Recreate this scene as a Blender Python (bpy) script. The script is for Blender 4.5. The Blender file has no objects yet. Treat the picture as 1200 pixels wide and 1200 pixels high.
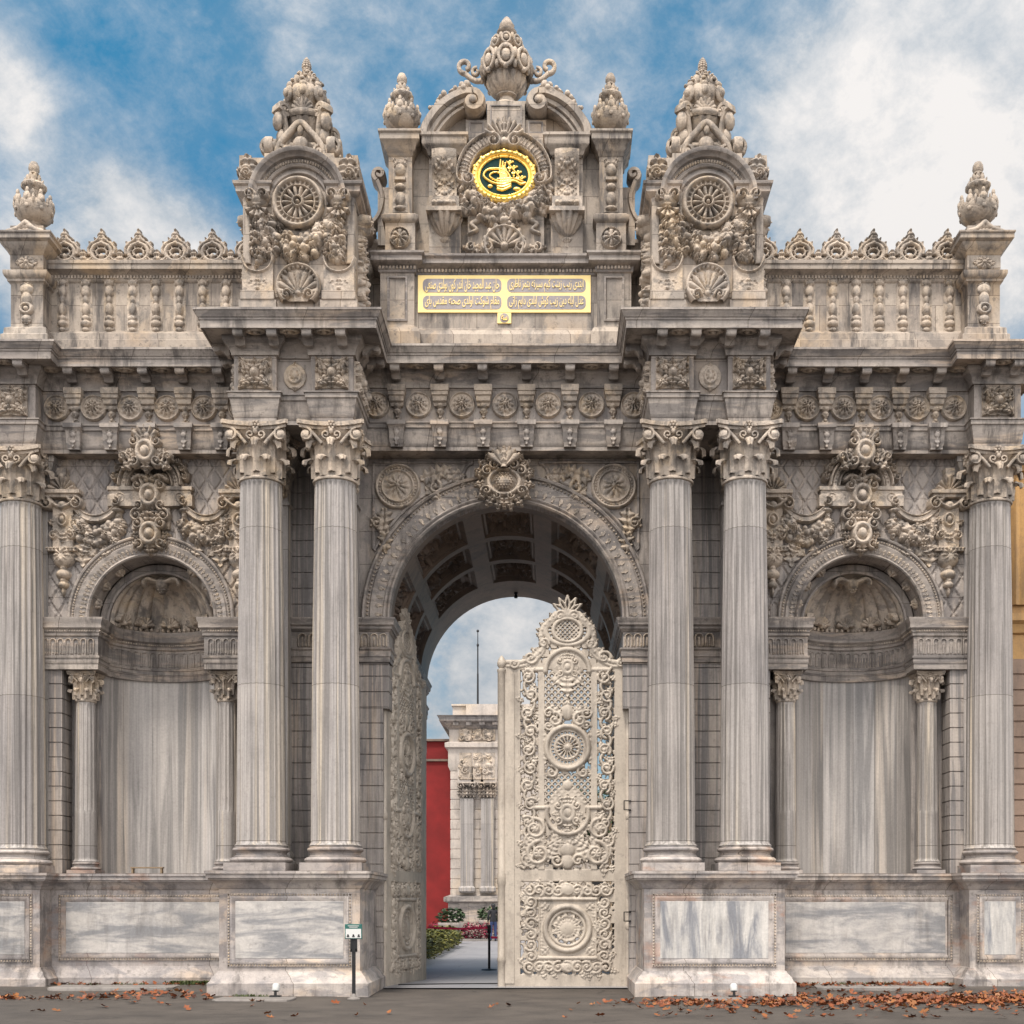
import bpy, math, random
import numpy as np
from mathutils import Matrix
from math import pi, sin, cos, radians, sqrt, atan2

random.seed(7)
RNG = np.random.default_rng(11)
SC = bpy.context.scene
COL = SC.collection

# ------------------------------------------------------------------ mesh kit
def T(x=0, y=0, z=0):
    M = np.eye(4); M[:3, 3] = (x, y, z); return M
def RZ(a):
    M = np.eye(4); c, s = cos(a), sin(a); M[0, 0] = c; M[0, 1] = -s; M[1, 0] = s; M[1, 1] = c; return M
def RX(a):
    M = np.eye(4); c, s = cos(a), sin(a); M[1, 1] = c; M[1, 2] = -s; M[2, 1] = s; M[2, 2] = c; return M
def RY(a):
    M = np.eye(4); c, s = cos(a), sin(a); M[0, 0] = c; M[0, 2] = s; M[2, 0] = -s; M[2, 2] = c; return M
def SCL(x, y=None, z=None):
    y = x if y is None else y; z = x if z is None else z
    return np.diag([x, y, z, 1.0])

class MB:
    """collects vertices and faces; build() links them as one mesh object"""
    def __init__(s):
        s.V = []; s.F = []; s.n = 0
    def add(s, V, F, M=None):
        V = np.asarray(V, float).reshape(-1, 3)
        if M is not None:
            V = V @ M[:3, :3].T + M[:3, 3]
        F = np.asarray(F, np.int64)
        if len(F):
            s.V.append(V); s.F.append(F + s.n); s.n += len(V)
        return s
    def merge(s, o, M=None):
        base = s.n
        for V in o.V:
            W = V if M is None else V @ M[:3, :3].T + M[:3, 3]
            s.V.append(W); s.n += len(V)
        for F in o.F:
            s.F.append(F + base)
        return s
    def mesh(s, name, mat, angle=38, M=None):
        me = bpy.data.meshes.new(name)
        V = np.concatenate(s.V)
        if M is not None:
            V = V @ M[:3, :3].T + M[:3, 3]
        me.vertices.add(len(V)); me.vertices.foreach_set('co', V.astype(np.float32).ravel())
        tot = np.concatenate([np.full(len(F), F.shape[1]) for F in s.F])
        idx = np.concatenate([F.ravel() for F in s.F])
        me.loops.add(len(idx)); me.loops.foreach_set('vertex_index', idx.astype(np.int32))
        st = np.concatenate([[0], np.cumsum(tot)[:-1]])
        me.polygons.add(len(tot)); me.polygons.foreach_set('loop_start', st.astype(np.int32))
        me.update(calc_edges=True); me.validate()
        me.polygons.foreach_set('use_smooth', np.ones(len(me.polygons), bool))
        me.set_sharp_from_angle(angle=radians(angle))
        for m in (mat if isinstance(mat, (list, tuple)) else [mat]):
            me.materials.append(m)
        me.update()
        return me
    def build(s, name, mat, parent=None, loc=(0, 0, 0), rz=0.0, angle=38, scale=(1, 1, 1)):
        o = bpy.data.objects.new(name, s.mesh(name, mat, angle))
        return place(o, parent, loc, rz, scale)
    # shapes -------------------------------------------------------------
    def box(s, x0, x1, y0, y1, z0, z1, M=None):
        V = [(x0, y0, z0), (x1, y0, z0), (x1, y1, z0), (x0, y1, z0), (x0, y0, z1), (x1, y0, z1), (x1, y1, z1), (x0, y1, z1)]
        F = [(0, 3, 2, 1), (4, 5, 6, 7), (0, 1, 5, 4), (1, 2, 6, 5), (2, 3, 7, 6), (3, 0, 4, 7)]
        return s.add(V, F, M)
    def cbox(s, x0, x1, y0, y1, z0, z1, b=0.015, M=None):
        """box with chamfered edges towards -Y"""
        V = [(x0, y1, z0), (x1, y1, z0), (x1, y1, z1), (x0, y1, z1),
             (x0, y0 + b, z0), (x1, y0 + b, z0), (x1, y0 + b, z1), (x0, y0 + b, z1),
             (x0 + b, y0, z0 + b), (x1 - b, y0, z0 + b), (x1 - b, y0, z1 - b), (x0 + b, y0, z1 - b)]
        F = [(0, 1, 2, 3), (8, 9, 10, 11)]
        for a, c in ((0, 4), (4, 8)):
            for k in range(4):
                k2 = (k + 1) % 4
                F.append((a + k, a + k2, c + k2, c + k))
        return s.add(V, F, M)
    def grid(s, P, wu=False, wv=False, M=None):
        P = np.asarray(P, float); nu, nv = P.shape[:2]
        I = np.arange(nu * nv).reshape(nu, nv)
        if wu: I = np.concatenate([I, I[:1]], 0)
        if wv: I = np.concatenate([I, I[:, :1]], 1)
        F = np.stack([I[:-1, :-1], I[1:, :-1], I[1:, 1:], I[:-1, 1:]], -1).reshape(-1, 4)
        return s.add(P.reshape(-1, 3), F, M)
    def lathe(s, prof, n=24, f=None, M=None, a0=0.0, a1=2 * pi):
        prof = np.asarray(prof, float)
        full = abs(a1 - a0 - 2 * pi) < 1e-6
        th = np.linspace(a0, a1, n, endpoint=not full)
        r = prof[:, 0][:, None] * np.ones((1, len(th)))
        if f is not None:
            r = r * f(th[None, :], np.linspace(0, 1, len(prof))[:, None])
        P = np.stack([r * np.cos(th), r * np.sin(th), prof[:, 1][:, None] * np.ones((1, len(th)))], -1)
        return s.grid(np.swapaxes(P, 0, 1), wu=full, M=M)
    def ell(s, c, r, n=9, m=6, M=None):
        r = (r, r, r) if np.isscalar(r) else r
        ph = np.linspace(0.02, pi - 0.02, m); th = np.linspace(0, 2 * pi, n, endpoint=False)
        P = np.stack([c[0] + r[0] * np.sin(ph)[None] * np.cos(th)[:, None], c[1] + r[1] * np.sin(ph)[None] * np.sin(th)[:, None],
                      c[2] + r[2] * np.cos(ph)[None] * np.ones((n, 1))], -1)
        return s.grid(P, wu=True, M=M)
    def tube(s, pts, rad, n=7, closed=False, M=None):
        p = np.asarray(pts, float); k = len(p)
        rad = np.full(k, rad) if np.isscalar(rad) else np.asarray(rad, float)
        t = np.gradient(p, axis=0) if not closed else np.roll(p, -1, 0) - np.roll(p, 1, 0)
        t /= np.linalg.norm(t, axis=1)[:, None] + 1e-12
        up = np.array([0.0, 1.0, 0.0]) if np.abs(t[:, 1]).mean() < 0.7 else np.array([1.0, 0.0, 0.0])
        a = np.cross(t, up); a /= np.linalg.norm(a, axis=1)[:, None] + 1e-12
        b = np.cross(t, a)
        th = np.linspace(0, 2 * pi, n, endpoint=False)
        P = p[:, None] + rad[:, None, None] * (a[:, None] * np.cos(th)[None, :, None] + b[:, None] * np.sin(th)[None, :, None])
        return s.grid(P, wu=closed, wv=True, M=M)
    def sweep(s, prof, path, M=None, closed=False):
        """profile (outward, z) carried along a plan path; outward is to the right of travel"""
        path = np.asarray(path, float); prof = np.asarray(prof, float)
        off = miter(path, closed)
        P = np.zeros((len(path), len(prof), 3))
        P[:, :, 0] = path[:, 0, None] + off[:, 0, None] * prof[None, :, 0]
        P[:, :, 1] = path[:, 1, None] + off[:, 1, None] * prof[None, :, 0]
        P[:, :, 2] = prof[None, :, 1]
        return s.grid(P, wu=closed, M=M)
    def wsweep(s, prof, path, M=None, closed=False):
        """profile (in-plane offset to the left of travel, height off the wall) carried along a path in the XZ plane"""
        path = np.asarray(path, float); prof = np.asarray(prof, float)
        off = -miter(path, closed)
        P = np.zeros((len(path), len(prof), 3))
        P[:, :, 0] = path[:, 0, None] + off[:, 0, None] * prof[None, :, 0]
        P[:, :, 2] = path[:, 1, None] + off[:, 1, None] * prof[None, :, 0]
        P[:, :, 1] = -prof[None, :, 1]
        return s.grid(P, wu=closed, M=M)
    def ribbon(s, pts, half, depth, M=None, rnd=0.3):
        """thick band following a 2-D path (x, z), depth along Y centred on 0"""
        p = np.asarray(pts, float); k = len(p)
        half = np.full(k, half) if np.isscalar(half) else np.asarray(half, float)
        t = np.gradient(p, axis=0); t /= np.linalg.norm(t, axis=1)[:, None] + 1e-12
        nrm = np.stack([-t[:, 1], t[:, 0]], -1); d = depth / 2; e = depth * rnd * 0.5
        sec = [(1, -d + e), (1, d - e), (0.6, d), (-0.6, d), (-1, d - e), (-1, -d + e), (-0.6, -d), (0.6, -d)]
        P = np.zeros((k, len(sec), 3))
        for j, (q, y) in enumerate(sec):
            P[:, j, 0] = p[:, 0] + nrm[:, 0] * half * q; P[:, j, 2] = p[:, 1] + nrm[:, 1] * half * q; P[:, j, 1] = y
        s.grid(P, wv=True, M=M)
        for e_ in (0, -1):
            s.add(P[e_], [(0, 1, 2, 3), (0, 3, 4, 7), (7, 4, 5, 6)], M)
        return s
    def archface(s, xc, zc, r, x0, x1, z1, y, n=40, M=None):
        """flat wall round the upper half of a circle, out to a rectangle"""
        th = np.linspace(0, pi, n + 1)
        th = np.sort(np.concatenate([th, [atan2(z1 - zc, x1 - xc), atan2(z1 - zc, x0 - xc)]]))
        A = []; B = []
        for a in th:
            c, q = cos(a), sin(a)
            A.append((xc + r * c, y, zc + r * q))
            t = 1e9
            if c > 1e-9: t = min(t, (x1 - xc) / c)
            if c < -1e-9: t = min(t, (x0 - xc) / c)
            if q > 1e-9: t = min(t, (z1 - zc) / q)
            B.append((xc + t * c, y, zc + t * q))
        return s.grid(np.stack([np.array(A), np.array(B)], 1), M=M)

def miter(path, closed):
    d = np.diff(path, axis=0)
    if closed: d = np.concatenate([d, path[:1] - path[-1:]])
    d = d / (np.linalg.norm(d, axis=1)[:, None] + 1e-12)
    n = np.stack([d[:, 1], -d[:, 0]], -1)
    if closed:
        a, b = np.roll(n, 1, 0), n
    else:
        a = np.concatenate([n[:1], n]); b = np.concatenate([n, n[-1:]])
    return (a + b) / (1 + (a * b).sum(1))[:, None].clip(0.25)

def place(o, parent=None, loc=(0, 0, 0), rz=0.0, scale=(1, 1, 1)):
    COL.objects.link(o)
    o.location = loc; o.rotation_euler = (0, 0, rz); o.scale = scale
    if parent is not None: o.parent = parent
    return o
def copy_of(o, parent=None, loc=None, rz=None, scale=None):
    c = o.copy(); COL.objects.link(c); c.parent = parent
    if loc is not None: c.location = loc
    if rz is not None: c.rotation_euler = (0, 0, rz)
    if scale is not None: c.scale = scale
    for ch in o.children:
        copy_of(ch, c)
    return c
def empty(name, loc=(0, 0, 0), rz=0.0):
    o = bpy.data.objects.new(name, None); o.empty_display_size = 0.2
    return place(o, None, loc, rz)
def tag(o, label=None, cat=None, group=None, kind=None):
    if label: o['label'] = label
    if cat: o['category'] = cat
    if group: o['group'] = group
    if kind: o['kind'] = kind
    return o

# ------------------------------------------------------------------ relief carver
class Relief:
    """height field on an X-Z patch; carving tools take the max of what is there"""
    def __init__(s, x0, x1, z0, z1, res=0.016, base=-0.03):
        nx = int(round((x1 - x0) / res)) + 1; nz = int(round((z1 - z0) / res)) + 1
        s.x = np.linspace(x0, x1, nx); s.z = np.linspace(z0, z1, nz); s.res = res
        s.X, s.Z = np.meshgrid(s.x, s.z, indexing='ij'); s.H = np.full(s.X.shape, float(base)); s.sym = False; s.lift = 0.0
        s.ox = s.oz = 0.0; s.k = 1.0
    def at(s, ox=0.0, oz=0.0, k=1.0):
        s.ox, s.oz, s.k = ox, oz, k; return s
    def _win(s, x0, x1, z0, z1):
        k = s.k
        x0, x1 = s.ox + x0 * k, s.ox + x1 * k; z0, z1 = s.oz + z0 * k, s.oz + z1 * k
        if s.sym:
            m = max(abs(x0), abs(x1)); x0, x1 = -m, m
        i0, i1 = np.searchsorted(s.x, [x0, x1]); j0, j1 = np.searchsorted(s.z, [z0, z1])
        sl = (slice(i0, i1), slice(j0, j1))
        X = s.X[sl]; X = np.abs(X) if s.sym else X
        return sl, (X - s.ox) / k, (s.Z[sl] - s.oz) / k
    def put(s, sl, h, inside):
        h = np.where(inside, h + s.lift, -1.0)
        s.H[sl] = np.maximum(s.H[sl], h)
    def dome(s, cx, cz, rx, rz=None, h=0.05, p=0.5):
        rz = rx if rz is None else rz
        sl, X, Z = s._win(cx - rx, cx + rx, cz - rz, cz + rz)
        d = ((X - cx) / rx) ** 2 + ((Z - cz) / rz) ** 2
        s.put(sl, h * s.k * (1 - d).clip(0) ** p, d < 1); return s
    def flat(s, x0, x1, z0, z1, h):
        sl, X, Z = s._win(x0, x1, z0, z1); s.put(sl, h * s.k * np.ones_like(X), X > -9); return s
    def ring(s, cx, cz, rx, rz, w, h):
        sl, X, Z = s._win(cx - rx - w, cx + rx + w, cz - rz - w, cz + rz + w)
        q = np.sqrt(((X - cx) / rx) ** 2 + ((Z - cz) / rz) ** 2); d = np.abs(q - 1) * min(rx, rz)
        s.put(sl, h * s.k * np.sqrt((1 - (d / w) ** 2).clip(0)), d < w); return s
    def stroke(s, pts, w, h, w1=None, h1=None, flat=False):
        p = np.asarray(pts, float); n = len(p)
        w1 = w if w1 is None else w1; h1 = h if h1 is None else h1
        ww = np.linspace(w, w1, n); hh = np.linspace(h, h1, n); m = ww.max()
        sl, X, Z = s._win(p[:, 0].min() - m, p[:, 0].max() + m, p[:, 1].min() - m, p[:, 1].max() + m)
        best = np.full(X.shape, -1.0)
        for i in range(n - 1):
            a, b = p[i], p[i + 1]; e = b - a; L = e @ e + 1e-12
            t = (((X - a[0]) * e[0] + (Z - a[1]) * e[1]) / L).clip(0, 1)
            d = np.hypot(X - a[0] - t * e[0], Z - a[1] - t * e[1]); wl = ww[i] + (ww[i + 1] - ww[i]) * t; hl = hh[i] + (hh[i + 1] - hh[i]) * t
            v = np.where(d < wl, hl * s.k * (1.0 if flat else 1) * (np.sqrt((1 - (d / wl) ** 2).clip(0)) if not flat else (1.6 * (1 - d / wl)).clip(0, 1)), -1.0)
            best = np.maximum(best, v)
        s.put(sl, best, best > -0.5); return s
    def spiral(s, cx, cz, R, a0=0.0, turns=1.4, dr=1, w=0.025, h=0.05, eye=True):
        n = int(18 * turns) + 4; t = np.linspace(0, 1, n); a = a0 + dr * 2 * pi * turns * t; r = R * (1 - 0.82 * t)
        s.stroke(np.stack([cx + r * np.cos(a), cz + r * np.sin(a)], -1), w, h, w * 0.6, h * 1.1)
        if eye: s.dome(cx, cz, R * 0.28, h=h * 1.25)
        return s
    def leaf(s, cx, cz, ang, L, W, h=0.05, lobes=4, curl=0.0):
        m = L + W
        sl, X, Z = s._win(cx - m, cx + m, cz - m, cz + m)
        c, q = cos(ang), sin(ang); U = ((X - cx) * c + (Z - cz) * q) / L; Vv = (-(X - cx) * q + (Z - cz) * c) - curl * L * U ** 2
        u = U.clip(0, 1)
        prof = W * np.sin(pi * u ** 0.75) ** 0.7 * (0.78 + 0.26 * np.cos(2 * pi * lobes * u + 2.0 * np.abs(Vv) / max(W, 1e-6)))
        a = np.abs(Vv) / (prof + 1e-6)
        hh = h * s.k * (0.55 + 0.45 * np.sqrt((1 - a ** 2).clip(0))) * (0.8 + 0.2 * np.cos(2 * pi * lobes * u)) * (0.7 + 0.3 * u) - h * s.k * 0.35 * np.exp(-(Vv / (0.12 * W + 1e-6)) ** 2)
        s.put(sl, hh, (U > 0) & (U < 1) & (a < 1)); return s
    def fan(s, cx, cz, R, a0=0.0, a1=pi, n=7, h=0.06, r0=0.15, scal=0.12):
        sl, X, Z = s._win(cx - R, cx + R, cz - R, cz + R)
        r = np.hypot(X - cx, Z - cz) / R; a = np.arctan2(Z - cz, X - cx); a = np.where(a < a0 - 0.3, a + 2 * pi, a)
        t = (a - a0) / (a1 - a0); rib = np.abs(np.sin(pi * n * t))
        lim = 1 - scal * (1 - rib)
        s.put(sl, h * s.k * (0.35 + 0.65 * np.sqrt(rib)) * (0.45 + 0.55 * r), (t > 0) & (t < 1) & (r < lim) & (r > r0))
        return s.dome(cx, cz, R * r0 * 1.6, h=h * 0.9)
    def petals(s, cx, cz, R, n=8, h=0.05, r0=0.2, ph=0.0, gap=0.0):
        sl, X, Z = s._win(cx - R, cx + R, cz - R, cz + R)
        r = np.hypot(X - cx, Z - cz) / R; a = np.arctan2(Z - cz, X - cx) + ph
        rib = np.abs(np.cos(n * a / 2)); lim = 0.72 + 0.28 * rib ** 0.6
        s.put(sl, h * s.k * (0.3 + 0.7 * rib ** 0.7) * np.sin(pi * (r.clip(0, 1) * 0.75 + 0.2)), (r < lim) & (r > r0) & (rib > gap))
        return s
    def beads(s, pts, r, h=None, gap=2.2):
        p = np.asarray(pts, float); d = np.concatenate([[0], np.cumsum(np.linalg.norm(np.diff(p, axis=0), axis=1))])
        n = max(2, int(d[-1] / (r * gap))); q = np.linspace(0, d[-1], n)
        for x, z in zip(np.interp(q, d, p[:, 0]), np.interp(q, d, p[:, 1])):
            s.dome(x, z, r, h=r if h is None else h)
        return s
    def cartouche(s, cx, cz, k=1.0, h=0.1):
        s.ring(cx, cz, 0.105 * k, 0.125 * k, 0.045 * k, h * 0.85); s.dome(cx, cz, 0.085 * k, 0.10 * k, h)
        for sx in (-1, 1):
            s.spiral(cx + sx * 0.16 * k, cz + 0.13 * k, 0.075 * k, pi / 2 + sx * 0.6, 1.2, sx, 0.028 * k, h * 0.8)
            s.spiral(cx + sx * 0.15 * k, cz - 0.13 * k, 0.065 * k, -pi / 2, 1.1, -sx, 0.026 * k, h * 0.7)
            s.leaf(cx + sx * 0.05 * k, cz + 0.13 * k, pi / 2 - sx * 0.5, 0.2 * k, 0.06 * k, h * 0.8, 3)
            s.leaf(cx + sx * 0.12 * k, cz, -0.1 if sx > 0 else pi + 0.1, 0.15 * k, 0.07 * k, h * 0.6, 3)
        s.leaf(cx, cz + 0.12 * k, pi / 2, 0.22 * k, 0.07 * k, h, 3)
        s.leaf(cx, cz - 0.11 * k, -pi / 2, 0.17 * k, 0.09 * k, h * 0.7, 3)
        return s
    def swag(s, pts, w, h, n=60, rng=None, big=0.45):
        """flowers and fruit strung along a path"""
        rng = rng or RNG; p = np.asarray(pts, float); d = np.concatenate([[0], np.cumsum(np.linalg.norm(np.diff(p, axis=0), axis=1))])
        s.stroke(p, w * 0.5, h * 0.3)
        n = int(n * 1.7)
        for i in range(n):
            t = (i + rng.random()) / n; q = t * d[-1]; bulge = 0.55 + 0.45 * sin(pi * t)
            o = rng.uniform(-1, 1, 2) * w * bulge; r = w * big * rng.uniform(0.4, 0.95)
            x = np.interp(q, d, p[:, 0]) + o[0]; z = np.interp(q, d, p[:, 1]) + o[1]
            hh = h * (.35 + .65 * bulge) * rng.uniform(0.5, 1.0) * (1 - 0.35 * np.hypot(*o) / w)
            c = rng.random()
            if c < 0.5: s.dome(x, z, r, r * rng.uniform(0.8, 1.2), hh)
            elif c < 0.75:
                s.petals(x, z, r * 1.5, 5, hh, 0.15, rng.random() * 6); s.dome(x, z, r * 0.4, h=hh * 1.05)
            else: s.leaf(x, z, rng.uniform(0, 2 * pi), r * 2.4, r * 0.8, hh * 0.9, 3)
        return s
    def scatter(s, x0, x1, z0, z1, n, size, h, rng=None):
        rng = rng or RNG
        for i in range(n):
            x, z = rng.uniform(x0, x1), rng.uniform(z0, z1); k = size * rng.uniform(0.7, 1.2); c = rng.random()
            if c < 0.4: s.spiral(x, z, k, rng.uniform(0, 6.3), 1.2, rng.choice([-1, 1]), k * 0.3, h * rng.uniform(0.7, 1))
            elif c < 0.8: s.leaf(x, z, rng.uniform(0, 6.3), k * 1.8, k * 0.6, h * rng.uniform(0.6, 1), 3)
            else: s.dome(x, z, k * 0.5, h=h)
        return s
    def mb(s, cut=0.0, skirt=True, back=None, mb=None, M=None):
        mb = mb or MB(); H = s.H
        keep = np.maximum.reduce([H[:-1, :-1], H[1:, :-1], H[1:, 1:], H[:-1, 1:]]) > cut
        nx, nz = H.shape; I = np.arange(nx * nz).reshape(nx, nz)
        F = np.stack([I[:-1, :-1], I[1:, :-1], I[1:, 1:], I[:-1, 1:]], -1)[keep]
        used = np.unique(F); remap = np.full(nx * nz, -1); remap[used] = np.arange(len(used)); F = remap[F]
        Hc = np.maximum(H, -0.03).ravel()[used]
        V = np.stack([s.X.ravel()[used], -Hc, s.Z.ravel()[used]], -1)
        mb.add(V, F, M)
        if back is not None:                                   # rear skin and rim of a pierced plate
            Vb = V.copy(); Vb[:, 1] = back
            n = len(V)
            e = np.concatenate([F[:, [0, 1]], F[:, [1, 2]], F[:, [2, 3]], F[:, [3, 0]]]); key = np.sort(e, 1)
            _, inv, cnt = np.unique(key, axis=0, return_inverse=True, return_counts=True)
            b = e[cnt[inv.ravel()] == 1]
            mb.add(np.concatenate([V, Vb]), np.stack([b[:, 1], b[:, 0], b[:, 0] + n, b[:, 1] + n], -1), M)
            mb.add(Vb, F[:, ::-1], M)
        return mb

def arc(cx, cz, r, a0, a1, n=24, rz=None):
    a = np.linspace(a0, a1, n); return np.stack([cx + r * np.cos(a), cz + (rz or r) * np.sin(a)], -1)
def spiral_pts(cx, cz, R, a0, turns, dr, n=40, end=0.15):
    t = np.linspace(0, 1, n); a = a0 + dr * 2 * pi * turns * t; r = R * (1 - (1 - end) * t)
    return np.stack([cx + r * np.cos(a), cz + r * np.sin(a)], -1)
def smooth(pts, n=40):
    """Catmull-Rom through the points"""
    p = np.asarray(pts, float); q = np.concatenate([[2 * p[0] - p[1]], p, [2 * p[-1] - p[-2]]]); out = []
    m = len(p) - 1; per = max(2, n // m)
    for i in range(m):
        a, b, c, d = q[i], q[i + 1], q[i + 2], q[i + 3]
        for t in np.linspace(0, 1, per, endpoint=False):
            out.append(0.5 * (2 * b + (c - a) * t + (2 * a - 5 * b + 4 * c - d) * t * t + (3 * b - a - 3 * c + d) * t ** 3))
    out.append(p[-1]); return np.array(out)

# ------------------------------------------------------------------ materials
class N:
    def __init__(s, name, world=False):
        if world:
            s.m = bpy.data.worlds.new(name); SC.world = s.m
        else:
            s.m = bpy.data.materials.new(name)
        s.m.use_nodes = True; s.t = s.m.node_tree; s.t.nodes.clear()
    def n(s, kind, inp=None, **kw):
        x = s.t.nodes.new(kind)
        for k, v in kw.items(): setattr(x, k, v)
        for k, v in (inp or {}).items(): s.set(x.inputs[k], v)
        return x
    def set(s, sock, v):
        if isinstance(v, bpy.types.NodeSocket): s.t.links.new(v, sock)
        else: sock.default_value = v
    def math(s, op, a, b=0.0, c=None, clamp=False):
        x = s.n('ShaderNodeMath', operation=op, use_clamp=clamp); s.set(x.inputs[0], a); s.set(x.inputs[1], b)
        if c is not None: s.set(x.inputs[2], c)
        return x.outputs[0]
    def mix(s, f, a, b, mode='MIX'):
        x = s.n('ShaderNodeMix', data_type='RGBA', blend_type=mode)
        s.set(x.inputs['Factor'], f); s.set(x.inputs['A'], a); s.set(x.inputs['B'], b)
        return x.outputs['Result']
    def ramp(s, f, lo, hi, a=0.0, b=1.0):
        x = s.n('ShaderNodeMapRange', clamp=True); s.set(x.inputs[0], f)
        for i, v in enumerate((lo, hi, a, b)): x.inputs[i + 1].default_value = v
        return x.outputs[0]
    def vmap(s, v, scale=(1, 1, 1), rot=(0, 0, 0)):
        x = s.n('ShaderNodeMapping'); s.set(x.inputs['Vector'], v); x.inputs['Scale'].default_value = scale; x.inputs['Rotation'].default_value = rot
        return x.outputs[0]
    def noise(s, v, scale=1.0, detail=4, rough=0.55, dist=0.0, dim='3D'):
        x = s.n('ShaderNodeTexNoise', noise_dimensions=dim); s.set(x.inputs['Vector'], v); x.inputs['Scale'].default_value = scale
        x.inputs['Detail'].default_value = detail; x.inputs['Roughness'].default_value = rough; x.inputs['Distortion'].default_value = dist
        return x.outputs[0]
def C(r, g, b): return (r, g, b, 1.0)

def stone(name, base, alt, vein, vs=(5, 5, 0.4), rot=(0, 0, 0), lo=0.5, hi=0.66, amt=0.75, rough=0.62, bump=0.25, warm=None, joints=None, dirt=0.35, fine=0.0, rnd=0.16, carve=0.0, rust=0.0):
    k = N(name); pos = k.n('ShaderNodeNewGeometry').outputs['Position']; oi = k.n('ShaderNodeObjectInfo').outputs['Random']
    off = k.n('ShaderNodeVectorMath', operation='SCALE'); k.set(off.inputs[0], (3.1, 7.7, 1.3)); k.set(off.inputs['Scale'], oi)
    p2 = k.n('ShaderNodeVectorMath', operation='ADD'); k.set(p2.inputs[0], pos); k.set(p2.inputs[1], off.outputs[0]); p2 = p2.outputs[0]
    c = k.mix(k.ramp(k.noise(pos, 0.9, 5, 0.6), 0.35, 0.65), base, alt)
    if warm is not None:
        c = k.mix(k.ramp(k.noise(k.vmap(p2, (vs[0] * 0.5, vs[1] * 0.5, vs[2] * 0.5), rot), 1.0, 3, 0.5), 0.52, 0.64, 0, 0.8), c, warm)
    v = k.noise(k.vmap(p2, vs, rot), 1.0, 7, 0.6, 0.6)
    c = k.mix(k.ramp(v, lo, hi, 0, amt), c, vein)
    if fine > 0:
        v2 = k.noise(k.vmap(p2, (vs[0] * 3.4, vs[1] * 3.4, vs[2] * 1.6), rot), 1.0, 4, 0.6, 0.4)
        c = k.mix(k.ramp(v2, 0.42, 0.68, 0, fine), c, vein)
    # soot and rain streaks: patches with outlines of their own
    st = k.math('MULTIPLY', k.ramp(k.noise(k.vmap(pos, (4.2, 4.2, 0.6)), 1.0, 8, 0.7), 0.47, 0.62), k.ramp(k.noise(pos, 0.8, 4, .6), 0.40, 0.56))
    st = k.math('MAXIMUM', st, k.math('MULTIPLY', k.ramp(k.noise(pos, 7.0, 6, .7), .56, .68), .75))
    c = k.mix(k.math('MULTIPLY', st, dirt), c, C(0.085, 0.075, 0.07))
    if rust:
        c = k.mix(k.math('MULTIPLY', k.math('MULTIPLY', k.ramp(k.noise(k.vmap(pos, (1, 1, 2.5)), 1.3, 6, .65), .54, .66), k.ramp(k.noise(pos, .35, 2), .53, .6)), rust), c, C(.36, .17, .09))
    sp = k.ramp(k.noise(pos, 26, 5, 0.7), 0.3, 0.75, 0.86, 1.1)
    tone = k.math('MULTIPLY', sp, k.ramp(oi, 0, 1, 1 - rnd / 2, 1 + rnd / 2))
    c = k.mix(1.0, c, k.n('ShaderNodeCombineColor', {0: tone, 1: tone, 2: tone}).outputs[0], 'MULTIPLY')
    c = k.mix(k.ramp(oi, .55, 1.0, 0, rnd * 1.6), c, k.mix(1.0, c, C(.80, .84, .90), 'MULTIPLY'))
    h = k.noise(pos, 38, 6, 0.7)
    if carve:
        h = k.math('ADD', h, k.math('MULTIPLY', k.noise(pos, 15, 4, .6, .8), carve))
    if joints:
        bt = k.n('ShaderNodeTexBrick', {'Scale': 1.0, 'Mortar Size': 0.006, 'Brick Width': joints[0], 'Row Height': joints[1], 'Mortar Smooth': 0.3})
        sx = k.n('ShaderNodeSeparateXYZ', {0: pos}); cv = k.n('ShaderNodeCombineXYZ', {0: k.math('ADD', sx.outputs[0], sx.outputs[1]), 1: sx.outputs[2]})
        k.set(bt.inputs['Vector'], cv.outputs[0]); bt.inputs['Color1'].default_value = C(1, 1, 1); bt.inputs['Color2'].default_value = C(0.76, 0.76, 0.78); bt.inputs['Mortar'].default_value = C(0.32, 0.29, 0.27)
        c = k.mix(1.0, c, bt.outputs['Color'], 'MULTIPLY')
    b = k.n('ShaderNodeBump', {'Strength': bump, 'Distance': 0.02, 'Height': h})
    s = k.n('ShaderNodeBsdfPrincipled', {'Base Color': c, 'Roughness': rough, 'Normal': b.outputs[0]})
    s.inputs['Specular IOR Level'].default_value = 0.35
    k.t.links.new(s.outputs[0], k.n('ShaderNodeOutputMaterial').inputs[0])
    return k.m
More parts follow.
